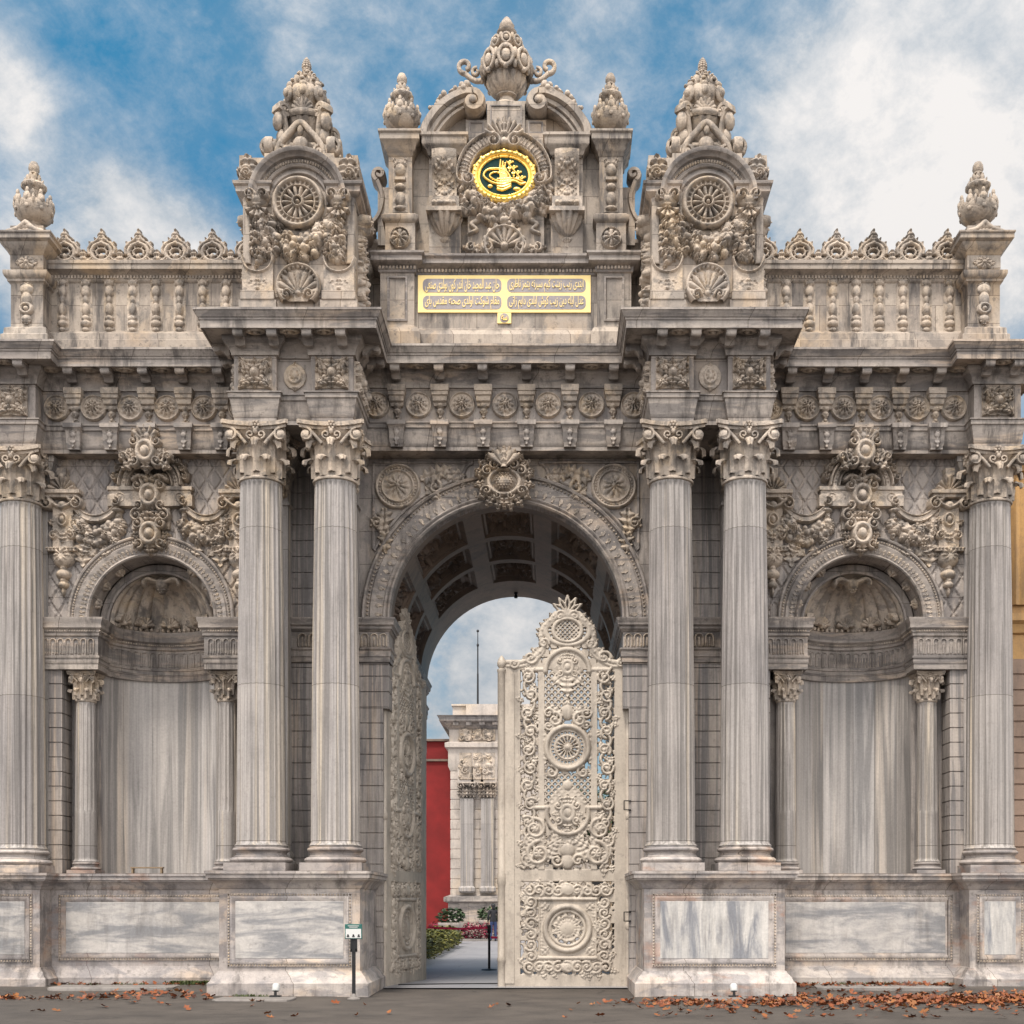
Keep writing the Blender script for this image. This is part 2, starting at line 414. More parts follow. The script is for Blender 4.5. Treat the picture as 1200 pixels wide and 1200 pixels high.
def plain(name, col, rough=0.6, metal=0.0, var=0.15, scale=12, bump=0.1, col2=None, rnd=0.1, spec=0.4):
    k = N(name); pos = k.n('ShaderNodeNewGeometry').outputs['Position']; oi = k.n('ShaderNodeObjectInfo').outputs['Random']
    col2 = col2 or C(col[0] * (1 - var), col[1] * (1 - var), col[2] * (1 - var))
    nz = k.noise(pos, scale, 5, 0.62)
    c = k.mix(k.ramp(nz, 0.36, 0.64), col, col2)
    tone = k.ramp(oi, 0, 1, 1 - rnd / 2, 1 + rnd / 2)
    c = k.mix(1.0, c, k.n('ShaderNodeCombineColor', {0: tone, 1: tone, 2: tone}).outputs[0], 'MULTIPLY')
    b = k.n('ShaderNodeBump', {'Strength': bump, 'Distance': 0.01, 'Height': k.noise(pos, scale * 4, 4, 0.7)})
    s = k.n('ShaderNodeBsdfPrincipled', {'Base Color': c, 'Roughness': rough, 'Metallic': metal, 'Normal': b.outputs[0]})
    s.inputs['Specular IOR Level'].default_value = spec
    k.t.links.new(s.outputs[0], k.n('ShaderNodeOutputMaterial').inputs[0])
    return k.m

M_SHAFT = stone('streaked_marble', C(0.435, 0.399, 0.374), C(0.364, 0.339, 0.323), C(0.200, 0.185, 0.173), (13, 13, .10), lo=.49, hi=.56, amt=.85, warm=C(0.603, 0.510, 0.391), rough=.5, dirt=.3, fine=.6, bump=.12, rnd=.12, joints=(9.0, 2.75))
M_NICHE = stone('niche_marble', C(0.522, 0.485, 0.455), C(0.442, 0.410, 0.387), C(0.191, 0.183, 0.179), (3.6, 3.6, .13), lo=.455, hi=.575, amt=.85, warm=C(0.583, 0.500, 0.416), rough=.45, dirt=.15, fine=.45, bump=.06, rnd=.3)
M_PANEL = stone('veined_slab_marble', C(0.501, 0.474, 0.449), C(0.432, 0.407, 0.383), C(0.188, 0.192, 0.204), (.8, 2, 4.2), (0, .25, 0), lo=.465, hi=.60, amt=.85, rough=.42, dirt=.35, fine=.5, bump=.06, rnd=.1)
M_PANELD = stone('diagonal_slab_marble', C(0.569, 0.549, 0.520), C(0.489, 0.469, 0.444), C(0.176, 0.186, 0.211), (3.6, 2, .6), (0, .5, 0), lo=.475, hi=.60, amt=.9, rough=.42, dirt=.35, fine=.45, bump=.06, rnd=.1)
M_BASE = stone('plinth_marble', C(0.484, 0.433, 0.393), C(0.412, 0.370, 0.342), C(0.230, 0.216, 0.216), (1.3, 1.3, 3.4), lo=.49, hi=.57, amt=.75, warm=C(0.520, 0.409, 0.314), dirt=.75, fine=.45, joints=(2.3, 2.21), rust=.45)
M_TRIM = stone('cornice_marble', C(0.423, 0.370, 0.324), C(0.351, 0.311, 0.280), C(0.181, 0.166, 0.159), (.9, .9, 5.0), lo=.49, hi=.57, amt=.8, warm=C(0.496, 0.392, 0.301), dirt=.85, fine=.45, joints=(1.9, 3.1))
M_WALL = stone('wall_marble', C(0.448, 0.392, 0.347), C(0.375, 0.333, 0.301), C(0.200, 0.185, 0.180), (2.6, 2.6, .9), lo=.5, hi=.57, amt=.7, warm=C(0.508, 0.405, 0.301), dirt=.7, fine=.4, joints=(1.25, .62))
M_RUST = stone('block_marble', C(0.435, 0.386, 0.347), C(0.345, 0.311, 0.290), C(0.187, 0.176, 0.176), (10, 10, .3), lo=.48, hi=.55, amt=.85, warm=C(0.520, 0.415, 0.324), dirt=.5, fine=.5)
M_ORN = stone('carved_limestone', C(0.517, 0.430, 0.346), C(0.445, 0.376, 0.312), C(0.218, 0.195, 0.175), (4, 4, 4), lo=.49, hi=.58, amt=.75, warm=C(0.517, 0.406, 0.287), dirt=.7, rough=.75, bump=.6, rnd=.34, carve=1.4)
M_ATTIC = stone('attic_stone', C(0.455, 0.385, 0.317), C(0.388, 0.335, 0.282), C(0.228, 0.205, 0.184), (1.7, 1.7, 1.2), (0, .5, 0), lo=.5, hi=.58, amt=.7, warm=C(0.486, 0.365, 0.243), dirt=.95, joints=(1.1, .52))
M_DARK = stone('soot_and_shade_marble', C(.21, .152, .115), C(.16, .118, .09), C(.09, .07, .056), (2, 2, 2), dirt=.6, amt=.5, carve=.8)  # soot plus the shade of the vault, both put into the base colour
M_PAINT = stone('cream_gate_paint', C(0.480, 0.424, 0.359), C(0.440, 0.385, 0.325), C(0.280, 0.239, 0.199), (3, 3, 1.2), lo=.5, hi=.66, amt=.5, rough=.5, dirt=.45, bump=.12, rnd=.05, carve=.3)
M_GOLD = plain('gilding', C(1.0, .70, .20), .34, .7, var=.12, scale=9, bump=.15)
M_GOLD2 = plain('pale_gilding', C(0.874, 0.672, 0.288), .38, .2, var=.08, scale=9, bump=.1)
M_GREEN = plain('dark_green_enamel', C(.004, .032, .030), .6, var=.2, spec=.15)
M_LILAC = stone('inscription_marble', C(.33, .30, .31), C(.30, .275, .285), C(.24, .23, .245), (2, 2, 2), dirt=.1)
M_BLACK = plain('black_metal', C(.022, .022, .024), .45, .3, var=.2)
M_WHITE = plain('white_enamel', C(.55, .56, .55), .4, var=.05)
M_BUFF = stone('far_tower_stone', C(.50, .44, .39), C(.44, .39, .35), C(.33, .31, .30), (1.5, 1.5, 1.5), amt=.5, warm=C(.55, .45, .34), dirt=.5)
M_RED = plain('red_plaster', C(.21, .014, .014), .85, var=.35, scale=.9, bump=.1)
M_OCHRE = stone('ochre_wall_stone', C(.55, .33, .13), C(.47, .28, .12), C(.36, .22, .12), (1, 1, 1), amt=.4, dirt=.4)
M_OCHREW = stone('brown_block_stone', C(.34, .24, .18), C(.30, .21, .16), C(.22, .16, .12), (1, 1, 1), amt=.4, dirt=.4)
M_BELT = plain('red_barrier_belt', C(.85, .03, .12), .6, var=.1)
M_SIGNT = plain('teal_print', C(.02, .11, .095), .5)
M_WOOD = plain('pale_wood', C(.26, .19, .12), .7, var=.3, scale=30)
M_SLAB = stone('kerb_slab_stone', C(.23, .21, .195), C(.19, .175, .165), C(.13, .12, .115), (3, 3, 3), amt=.5, dirt=.4)

def leafmat(name, cols, rough=.6, trans=.15):
    k = N(name); pos = k.n('ShaderNodeNewGeometry').outputs['Position']; r = k.n('ShaderNodeNewGeometry').outputs['Random Per Island']
    cr = k.n('ShaderNodeValToRGB'); e = cr.color_ramp.elements
    e[0].color = cols[0]; e[1].color = cols[-1]
    for i, c in enumerate(cols[1:-1]):
        q = e.new((i + 1) / (len(cols) - 1)); q.color = c
    k.set(cr.inputs[0], r)
    s = k.n('ShaderNodeBsdfPrincipled', {'Base Color': cr.outputs[0], 'Roughness': rough})
    k.t.links.new(s.outputs[0], k.n('ShaderNodeOutputMaterial').inputs[0]); return k.m
M_LEAFLIT = leafmat('dry_leaves', [C(.04, .013, .008), C(.14, .038, .012), C(.22, .062, .017), C(.15, .037, .011), C(.27, .105, .03), C(.06, .02, .01)])
M_HEDGE = leafmat('yellow_green_leaves', [C(.022, .03, .005), C(.07, .075, .008), C(.14, .125, .014), C(.035, .045, .006)])
M_PLANT = leafmat('dark_green_leaves', [C(.012, .028, .01), C(.03, .06, .02), C(.05, .08, .03)])
M_BEGON = leafmat('dark_red_leaves', [C(.03, .006, .01), C(.09, .01, .02), C(.35, .03, .08), C(.02, .02, .01)])
M_WEED = leafmat('weed_leaves', [C(.03, .05, .012), C(.06, .08, .02), C(.09, .10, .03)])

# ------------------------------------------------------------------ the gate
gate = empty('palace_gate', (0, 0, 0))
tag(gate, 'carved grey marble palace gate with paired fluted columns, niches, urns and gilded inscription', 'gate')
LEDGE, CAPTOP, ARCH_T, FRZ_T, SOFF, CORN = 2.21, 10.05, 10.55, 11.20, 11.50, 11.79
SPR = 7.03                       # springing of all arches
PAV = 3.64; NX = 6.69            # pavilion and niche centres
COLX = (2.98, 4.30); ENDX = 9.07
def mp(path, s):
    return path if s > 0 else [(-x, y) for x, y in reversed(path)]
def rustic(z0, z1, h, d=0.022, g=0.012):
    n = max(1, int(round((z1 - z0) / h))); h = (z1 - z0) / n; p = []
    for i in range(n):
        a = z0 + i * h; p += [(-d, a), (-d, a + g * .4), (0, a + g), (0, a + h - g), (-d, a + h - g * .4)]
    return p + [(-d, z1)]

# ---- core masses (plain backing behind the dressed faces)
body = MB()
for s in (-1, 1):
    a, b = sorted((s * 2.36, s * 4.92)); body.box(a, b, .06, 7.3, -.3, 11.7)
    a, b = sorted((s * 4.92, s * 8.9)); body.box(a, b, 2.05, 2.6, -.3, 11.75)
    a, b = sorted((s * 8.45, s * 9.5)); body.box(a, b, .08, 2.6, -.3, 11.7)
    a, b = sorted((s * 4.9, s * 8.6)); body.box(a, b, .02, 2.3, 8.95, 11.7)
body.box(-2.36, 2.36, .06, 7.3, 9.6, 11.7)
core = body.build('masonry_core', M_WALL, gate)

# ---- pedestals of the column pairs and of the corner columns
PED = [(.17, -.3), (.17, .27), (.155, .285), (.13, .31), (.10, .38), (.035, .45), (.03, .475), (0, .48), (0, 1.90), (.03, 1.92), (.05, 1.97), (.10, 2.03), (.15, 2.06), (.155, 2.085), (.185, 2.09), (.185, 2.15), (.21, 2.16), (.21, LEDGE), (-.5, LEDGE)]
def slab_panel(w, h, mat, parent, loc, bead=True):
    """bead frame round a recessed slab with a bevelled moulding"""
    m = MB(); fr = [(-w / 2, -h / 2), (w / 2, -h / 2), (w / 2, h / 2), (-w / 2, h / 2)]
    m.wsweep([(0, -.02), (0, .012), (.05, .012), (.055, .03), (.075, .036), (.095, .03), (.13, .010), (.15, .004)], fr, closed=True)
    f = m.build('panel_frame', M_BASE, parent, loc)
    i = .14
    MB().cbox(-w / 2 + i, w / 2 - i, -.012, .05, -h / 2 + i, h / 2 - i, .008).build('slab', mat, f)
    if bead:
        b = MB(); a = .028
        for (x0, z0), (x1, z1) in zip(fr, fr[1:] + fr[:1]):
            L = max(abs(x1 - x0), abs(z1 - z0)); n = int(L / .052)
            for k in range(n):
                t = (k + .5) / n; x = x0 + (x1 - x0) * t; z = z0 + (z1 - z0) * t
                x -= np.sign(x0 + x1) * a if abs(x1 - x0) < 1e-6 else 0; z -= np.sign(z0 + z1) * a if abs(z1 - z0) < 1e-6 else 0
                b.ell((x, -.012, z), (.021, .02, .021), 6, 4)
        b.build('bead_moulding', M_ORN, f)
    return f
for s in (-1, 1):
    m = MB(); m.sweep(PED, [(3.68 - 1.22, .2), (3.68 - 1.22, -2.0), (3.68 + 1.22, -2.0), (3.68 + 1.22, .2)] if s > 0 else [(-3.68 - 1.22, .2), (-3.68 - 1.22, -2.0), (-3.68 + 1.22, -2.0), (-3.68 + 1.22, .2)])
    p = m.build('pedestal', M_BASE, gate)
    slab_panel(2.16, 1.28, M_PANEL if s < 0 else M_PANELD, p, (s * 3.68, -2.003, 1.19))
    m = MB(); x = s * ENDX
    m.sweep(PED, [(x - .56, .3), (x - .56, -.75), (x + .56, -.75), (x + .56, .3)])
    p = m.build('pedestal', M_BASE, gate)
    slab_panel(.86, 1.26, M_PANEL if s < 0 else M_PANELD, p, (x, -.753, 1.2))
    # dado wall under the niche
    m = MB(); W = [(o * .8, z + (.003 if z == LEDGE else 0)) for o, z in PED[:-1]] + [(-1.6, LEDGE + .003)]
    m.sweep(W, mp([(4.80, -.2), (8.62, -.2)], s))
    p = m.build('dado_wall', M_BASE, gate)
    slab_panel(3.28, 1.24, M_PANEL, p, (s * 6.74, -.203, 1.2))

# ---- columns
def acanth(m, R, z0, h, out, wid, a, tip=.35, n=9):
    """one plain leaf lying on the bell with its tip curled outward"""
    u = np.linspace(0, 1, n); r = R + .015 + .02 * u; z = z0 + h * u
    cu = ((u - .55) / .45).clip(0, 1); ang = cu * pi * 1.05
    r = r + out * (1 - np.cos(ang)) / 2 * 1.0; z = z0 + h * (np.minimum(u, .55) / .55 * .82) + h * .18 * np.sin(ang * .95) - h * .10 * (cu > .9)
    w = wid * np.where(u < .55, .92 + .08 * np.sin(u * 9), np.sqrt((1 - (cu * .94) ** 2).clip(0)))
    v = np.linspace(-1, 1, 9); P = np.zeros((n, 9, 3))
    bulge = .04 * np.cos(v * pi / 2) + .014 * np.cos(v * pi * 3)
    for j in range(9):
        rr = r + bulge[j] - .04 * abs(v[j]) ** 2.5 * (1 - cu); aa = a + v[j] * w / np.maximum(r, .05)
        P[:, j, 0] = rr * np.cos(aa); P[:, j, 1] = rr * np.sin(aa); P[:, j, 2] = z - .02 * abs(v[j]) ** 2
    m.grid(P)
    rt = R + out * .62
    m.ell((0, 0, 0), (.05 * R / .37, wid * .62, .048 * R / .37), 10, 7, M=T(rt * cos(a), rt * sin(a), z0 + h * .94) @ RZ(a))
def capital_mb(R, H):
    m = MB()
    m.lathe([(R, -.03), (R * 1.09, -.02), (R * 1.11, .012), (R * 1.05, .035), (R * .99, .04), (R * .99, .42 * H), (R * 1.03, .6 * H), (R * 1.2, .8 * H), (R * 1.36, .86 * H), (.02, .87 * H)], 24)
    k = R / .37
    for i in range(8):
        acanth(m, R, .03, H * .35, R * .40, R * .34, i * pi / 4 + pi / 8, n=15)
    for i in range(8):
        acanth(m, R * 1.0, .10, H * .58, R * .48, R * .30, i * pi / 4 + pi / 2, n=15)
    for i in range(4):
        a = pi / 4 + i * pi / 2
        q = np.concatenate([smooth([(R * .95, H * .50), (R * 1.1, H * .68), (R * 1.34, H * .83)], 10), spiral_pts(R * 1.44, H * .745, H * .105, pi * .75, 1.15, -1, 26, .12)])
        m.ribbon(q, .026 * k, .14 * k, RZ(a))
        m.ell((R * 1.44, 0, H * .745), (.05 * k, .085 * k, .05 * k), 8, 5, RZ(a))
        m.ell((R * 1.5, 0, H * .63), (.035 * k, .05 * k, .05 * k), 7, 5, RZ(a))
        for sgn in (-1, 1):          # volute faces seen from the front, and inner helices
            b = i * pi / 2; Mv = RZ(b) @ T(sgn * R * 1.20, -R * 1.22, H * .755)
            m.ribbon(spiral_pts(0, 0, .115 * k, pi / 2, 1.5, sgn, 26, .15), .024 * k, .12 * k, Mv); m.ell((0, -.05 * k, 0), (.035 * k, .03 * k, .035 * k), 8, 5, Mv)
            m.ribbon(smooth([(-sgn * .28 * k, -.16 * k), (-sgn * .16 * k, -.02 * k), (-sgn * .02 * k, .115 * k)], 10), .026 * k, .09 * k, Mv)
            b = i * pi / 2
            q = spiral_pts(0, 0, .075 * k, -pi / 2 if sgn > 0 else -pi / 2, 1.2, sgn, 18, .2)
            M = T(0, 0, 0) @ RZ(b + pi / 2) @ T(sgn * R * .26, -R * 1.2, H * .76)
            m.ribbon(q, .016 * k, .07 * k, M)
    # abacus with hollow sides
    def aba(out, z0, z1):
        pts = []
        for i in range(4):
            a = i * pi / 2
            for t in np.linspace(-1, 1, 9):
                y = R * 1.17 + R * .38 * abs(t) ** 2.2; x = t * R * 1.50
                X = (x, -(y + out)); pts.append((X[0] * cos(a) - X[1] * sin(a), X[0] * sin(a) + X[1] * cos(a)))
        P = np.array([[(x, y, z) for x, y in pts] for z in (z0, z1)])
        m.grid(P, wv=True)
        for kz in (0, 1):
            c = np.array([[0, 0, (z0, z1)[kz]]]); V = np.concatenate([P[kz], c]); n = len(pts)
            m.add(V, [(j, (j + 1) % n, n) for j in range(n)])
    aba(-.02 * k, H * .865, H * .93); aba(.02 * k, H * .925, H)
    for i in range(4):
        M = RZ(i * pi / 2)
        for t in range(6):
            m.ell((.055 * k * cos(t * pi / 3), -R * 1.25, H * .93 + .06 * k * sin(t * pi / 3)), (.036 * k, .05 * k, .036 * k), 6, 4, M)
        m.ell((0, -R * 1.3, H * .93), (.03 * k, .05 * k, .03 * k), 6, 4, M)
        m.ell((0, -R * 1.27, H * .82), (.05 * k, .05 * k, .06 * k), 6, 4, M)
    return m
def shaft_mb(R0, R1, z0, z1, nf=24, depth=.022, plain=0.0):
    m = MB(); per = 6; n = nf * per; h = z1 - z0
    zs = [0, .035, .05, .07, .10] + ([plain, plain + .03] if plain else []) + list(np.linspace(.14, h - .16, 12)[(1 if plain else 0):]) + [h - .12, h - .09, h - .07, h - .05, h]
    zs = sorted(z for z in zs); th = np.linspace(0, 2 * pi, n, endpoint=False); ph = (np.arange(n) % per) / per
    fl = np.where(ph < .17, 0.0, np.sqrt(np.clip(1 - ((ph - .58) / .41) ** 2, 0, 1)))
    P = np.zeros((n, len(zs), 3))
    for j, z in enumerate(zs):
        t = z / h; R = R0 + (R1 - R0) * (t ** 1.5)
        a = 0.0 if (z < .04 or z > h - .06) else min(1.0, (z - .03) / .05, (h - .055 - z) / .04)
        if plain and z <= plain: a = min(a, .12)
        flare = .035 * max(0, 1 - z / .06) ** 2
        r = R + flare - depth * fl * a
        P[:, j, 0] = r * np.cos(th); P[:, j, 1] = r * np.sin(th); P[:, j, 2] = z0 + z
    m.grid(P, wu=True)
    return m
def base_mb(R, hw, H):
    m = MB(); k = H / .46
    m.box(-hw, hw, -hw, hw, 0, .15 * k)
    p = [(hw * .9, .15 * k)] + [(hw * .86 + .095 * k * cos(a) * .9, .205 * k + .055 * k * sin(a)) for a in np.linspace(-pi / 2, pi / 2, 7)] + [(hw * .87, .265 * k), (hw * .87, .275 * k), (hw * .815, .30 * k), (hw * .82, .33 * k), (hw * .86, .345 * k), (hw * .86, .352 * k)]
    p += [(hw * .84 + .05 * k * cos(a), .39 * k + .036 * k * sin(a)) for a in np.linspace(-pi / 2, pi / 2, 6)] + [(R + .03, .43 * k), (R + .03, .45 * k), (R + .0, H)]
    m.lathe(p, 36)
    return m
def column(name, R0, R1, hw, hb, hc, z0, z1, nf, plain=0.0):
    sh = shaft_mb(R0, R1, hb, z1 - z0 - hc, nf, plain=plain, depth=.024 if R0 > .3 else .014).build(name, M_SHAFT, gate, (0, 0, z0), angle=50)
    base_mb(R0, hw, hb).build('column_base', M_BASE, sh)
    capital_mb(R1, hc).build('capital', M_ORN, sh, (0, 0, z1 - z0 - hc), angle=60)
    return sh
big = column('column', .435, .365, .54, .46, .94, LEDGE, CAPTOP, 24)
first = True
for x, y in [(s * c, -1.42) for s in (-1, 1) for c in COLX] + [(s * ENDX, -.22) for s in (-1, 1)]:
    o = big if first else copy_of(big, gate); first = False
    o.location = (x, y, LEDGE)
small = column('niche_column', .205, .175, .27, .24, .55, LEDGE, 6.06, 16, plain=.95)
first = True
for s in (-1, 1):
    for d in (-1.35, 1.35):
        o = small if first else copy_of(small, gate); first = False
        o.location = (s * NX + d, .28, LEDGE)

# ---- pilasters behind the columns, rusticated strips between
def pilaster(x, y0, hw, z1=CAPTOP):
    m = MB(); h = .46
    P = [(.1, LEDGE), (.1, LEDGE + .14), (.085, LEDGE + .16), (.085, LEDGE + .23), (.03, LEDGE + .27), (.05, LEDGE + .31), (.05, LEDGE + .37), (0, LEDGE + .44), (0, 9.06), (.035, 9.07), (.035, 9.12), (0, 9.13), (0, 9.4), (.02, 9.6), (.14, 9.85), (.16, 9.93), (.18, 9.94), (.18, z1)]
    m.sweep(P, [(x - hw, .3), (x - hw, y0), (x + hw, y0), (x + hw, .3)])
    o = m.build('pilaster', M_SHAFT, gate)
    r = Relief(-hw - .12, hw + .12, 0, .95, .02)
    for k, (zz, L) in enumerate(((.06, .36), (.1, .6))):
        for j in range(-2, 3):
            xx = (j + (.5 if k else 0)) * hw * .55
            if abs(xx) < hw: r.leaf(xx, zz, pi / 2, L, hw * .3, .09 + .04 * k, 3); r.dome(xx, zz + L * .92, hw * .22, .05, .16 + .05 * k)
    for q in (-1, 1): r.spiral(q * hw * .9, .72, .11, pi / 2, 1.3, -q, .035, .17)
    r.dome(0, .86, .1, .08, .2)
    r.mb().build('pilaster_capital', M_ORN, o, (x, y0 + .005, 9.1))
    return o
for s in (-1, 1):
    for c in (3.02, 4.30): pilaster(s * c, -.34, .25)
    pilaster(s * ENDX, -.02, .42)
    m = MB(); m.sweep(rustic(LEDGE, 10.0, .295), mp([(3.25, -.02), (4.07, -.02)], s)); m.build('rusticated_strip', M_RUST, gate)

# ---- gateway piers, passage walls
for s in (-1, 1):
    m = MB(); up = [(o, z) for o, z in rustic(5.36, 6.24, .293)]
    lo = rustic(0.02, 5.36, .2955)
    m.sweep(lo, mp([(-2.82, .0), (-2.325, .0), (-2.325, .16), (-2.36, .17), (-2.36, 7.3)], -s))
    m.sweep([(0, 5.34), (.0, 5.36)], mp([(-2.82, 0), (-2.21, 0), (-2.21, 7.3)], -s))
    m.sweep(up, mp([(-2.82, 0), (-2.21, 0), (-2.21, 7.3)], -s))
    a, b = sorted((s * 2.215, s * 2.5)); m.box(a, b, .02, 7.2, 5.345, 5.5)
    pier = m.build('gateway_pier', M_RUST, gate)
    IMP = [(0, 6.18), (.0, 6.20), (.02, 6.21), (.02, 6.30), (.035, 6.31), (.035, 6.42), (.06, 6.44), (.065, 6.47), (0, 6.48), (0, 6.78), (.02, 6.79), (.035, 6.82), (.06, 6.83), (.06, 6.87), (.10, 6.90), (.10, 6.96), (.13, 7.0), (.13, SPR), (-.25, SPR)]
    m = MB(); m.sweep(IMP, mp([(-2.78, .05), (-2.78, -.03), (-2.21, -.03), (-2.21, 7.3)], -s)); imp = m.build('impost', M_TRIM, pier)
    # door guard stones at the foot
def flute_frieze(w, h, n, depth=.03):
    r = Relief(-w / 2, w / 2, 0, h, .012)
    for k in range(n):
        x = -w / 2 + w * (k + .5) / n; a = w / n * .36
        r.stroke(np.concatenate([[(x - a, .02)], arc(x, h - a - .03, a, pi, 0, 9), [(x + a, .02)]]), .017, depth)
        r.stroke([(x, .03), (x, h * .62)], .02, depth * .8)
    return r.mb()
for s in (-1, 1):
    flute_frieze(.52, .28, 3).build('fluted_frieze', M_ORN, gate, (s * 2.49, -.032, 6.49))
    flute_frieze(.6, .28, 3).build('fluted_frieze', M_ORN, gate, (s * 3.64, -.06, 6.49))
    m = MB(); m.sweep(IMP, mp([(3.26, -.03), (4.06, -.03)], s)); m.build('impost', M_TRIM, gate)

# ---- arch wall with its archivolt
m = MB(); m.archface(0, SPR, 2.2, -2.82, 2.82, CAPTOP, -.01, 64)
m.build('arch_wall', M_WALL, gate)
m = MB(); PR = [(0, -.25), (0, .05), (.03, .075), (.055, .05), (.07, .035), (.085, .055), (.11, .065), (.135, .045), (.15, .045), (.36, .085), (.375, .06), (.385, .05), (.455, .05), (.465, .11), (.50, .13), (.525, .10), (.53, .0)]
m.wsweep(PR, arc(0, SPR, 2.2, pi, 0, 90)); av = m.build('archivolt', M_TRIM, gate)
b = MB()
for a in np.linspace(0, pi, 112):
    b.ell((2.62 * cos(a), -.055, SPR + 2.62 * sin(a)), (.024, .035, .024), 6, 4)
b.build('bead_moulding', M_ORN, av)
r = Relief(-2.62, 2.62, 0, 2.62, .014)
for a in np.linspace(.03, pi - .03, 46):
    c, q = cos(a), sin(a)
    r.leaf(2.34 * c, 2.34 * q, a, .22, .045, .026, 2)
    a2 = a + pi / 92
    r.dome(2.50 * cos(a2), 2.50 * sin(a2), .028, h=.022)
r.mb().build('leaf_band', M_ORN, av, (0, -.055, SPR))
# spandrel frames, roundels and leaves
def roundel(R, mat, name):
    r = Relief(-R, R, -R, R, .012)
    r.dome(0, 0, R, h=.035, p=.08); r.ring(0, 0, R * .92, R * .92, R * .07, .085); r.ring(0, 0, R * .68, R * .68, R * .06, .075)
    for a in np.linspace(0, 2 * pi, 36, endpoint=False): r.dome(R * .8 * cos(a), R * .8 * sin(a), R * .05, h=.065)
    r.petals(0, 0, R * .62, 10, .09, .28, gap=.35); r.petals(0, 0, R * .36, 8, .12, .1); r.dome(0, 0, R * .13, h=.15)
    return r
for s in (-1, 1):
    fr = np.concatenate([[(2.5, SPR + 1.32), (2.5, 9.98), (.62, 9.98)], smooth([(.62, 9.98), (.74, 9.9), (.80, 9.78), (.86, 9.70)], 10), arc(0, SPR, 2.80, pi / 2 - .32, .48, 18)])
    m = MB(); pts = np.array([(x * s, -.02, z) for x, z in fr]); m.tube(pts, .035, 7, closed=True)
    f = m.build('spandrel_frame', M_TRIM, gate)
    rd = roundel(.43, M_ORN, 'r').mb().build('spandrel_roundel', M_ORN, f, (s * 2.04, -.03, 9.52))
    r = Relief(0, 1.2, -.55, .55, .014); r.leaf(0, .05, .12, .62, .2, .12, 5, .25); r.leaf(.42, .1, .18, .45, .16, .12, 4, -.2); r.spiral(.28, -.12, .13, 1, 1.2, -1, .04, .1); r.leaf(.1, -.1, -.7, .42, .13, .10, 3); r.leaf(.6, .05, -.3, .35, .11, .09, 3)
    r.mb().build('spandrel_leaf', M_ORN, f, (s * 1.62, -.02, 9.62), scale=(-s, 1, 1))
    r = Relief(-.4, .4, -1.1, .1, .014); r.leaf(0, 0, -pi / 2 - .1, .55, .17, .12, 4, .2); r.leaf(-.05, -.38, -pi / 2 + .2, .5, .16, .12, 4, -.2); r.spiral(.14, -.3, .11, 1, 1.2, 1, .035, .1); r.leaf(.08, -.1, -1.0, .32, .11, .1, 3); r.dome(0, -.75, .07, .09, .1)
    r.mb().build('spandrel_leaf', M_ORN, f, (s * 2.30, -.02, 9.12), scale=(s, 1, 1))
# keystone cartouche
r = Relief(-.60, .60, -.66, .72, .012); r.sym = True
r.dome(0, -.06, .40, .40, .10, .3); r.ring(0, -.08, .285, .25, .05, .20); r.dome(0, -.08, .22, .18, .27)
for q in range(-3, 4):
    for p_ in range(-3, 4):
        x_, z_ = q * .055 + (.027 if p_ % 2 else 0), -.08 + p_ * .048
        if (x_ / .2) ** 2 + ((z_ + .08) / .16) ** 2 < 1: r.dome(x_, z_, .03, h=.28 - .6 * (x_ ** 2 + (z_ + .08) ** 2))
r.fan(0, .24, .38, .5, pi - .5, 7, .26, .1); r.leaf(0, .22, pi / 2, .46, .07, .27, 3); r.spiral(.17, .24, .10, pi / 2, 1.3, -1, .035, .26); r.spiral(.31, .14, .10, pi / 2, 1.3, -1, .034, .2); r.spiral(.33, -.26, .10, 0, 1.3, 1, .034, .2)
for x_, z_, a_, l_ in ((.30, .06, .15, .26), (.31, .22, .8, .24), (.24, .34, 1.1, .22), (.32, -.08, -.2, .26), (.30, -.26, -.6, .24), (.2, -.34, -1.0, .26), (.08, -.36, -1.4, .28), (.38, .10, .5, .2)): r.leaf(x_, z_, a_, l_, .085, .17, 3)
r.leaf(0, -.34, -pi / 2, .26, .13, .22, 3); r.spiral(.12, -.36, .07, 0, 1.2, -1, .028, .2); r.dome(.1, .16, .05, h=.26)
kc = r.mb().build('keystone_cartouche', M_ORN, gate, (-.02, -.30, 9.56), scale=(1.0, .85, .92))
m = MB(); m.grid(np.array([[(x_, y_, z_) for x_, z_ in ((-w_, -.40), (w_, -.40), (w_ * 1.15, .30), (-w_ * 1.15, .30))] for w_, y_ in ((.30, .35), (.27, -.02))]), wv=True); m.build('keystone', M_TRIM, kc)
r = Relief(-.3, .3, 0, .5, .012); r.sym = True; r.fan(0, .0, .36, .6, pi - .6, 5, .1, .1); r.leaf(0, 0, pi / 2, .42, .06, .12, 3)
r.mb().build('palmette', M_ORN, kc, (0, -.28, .16))

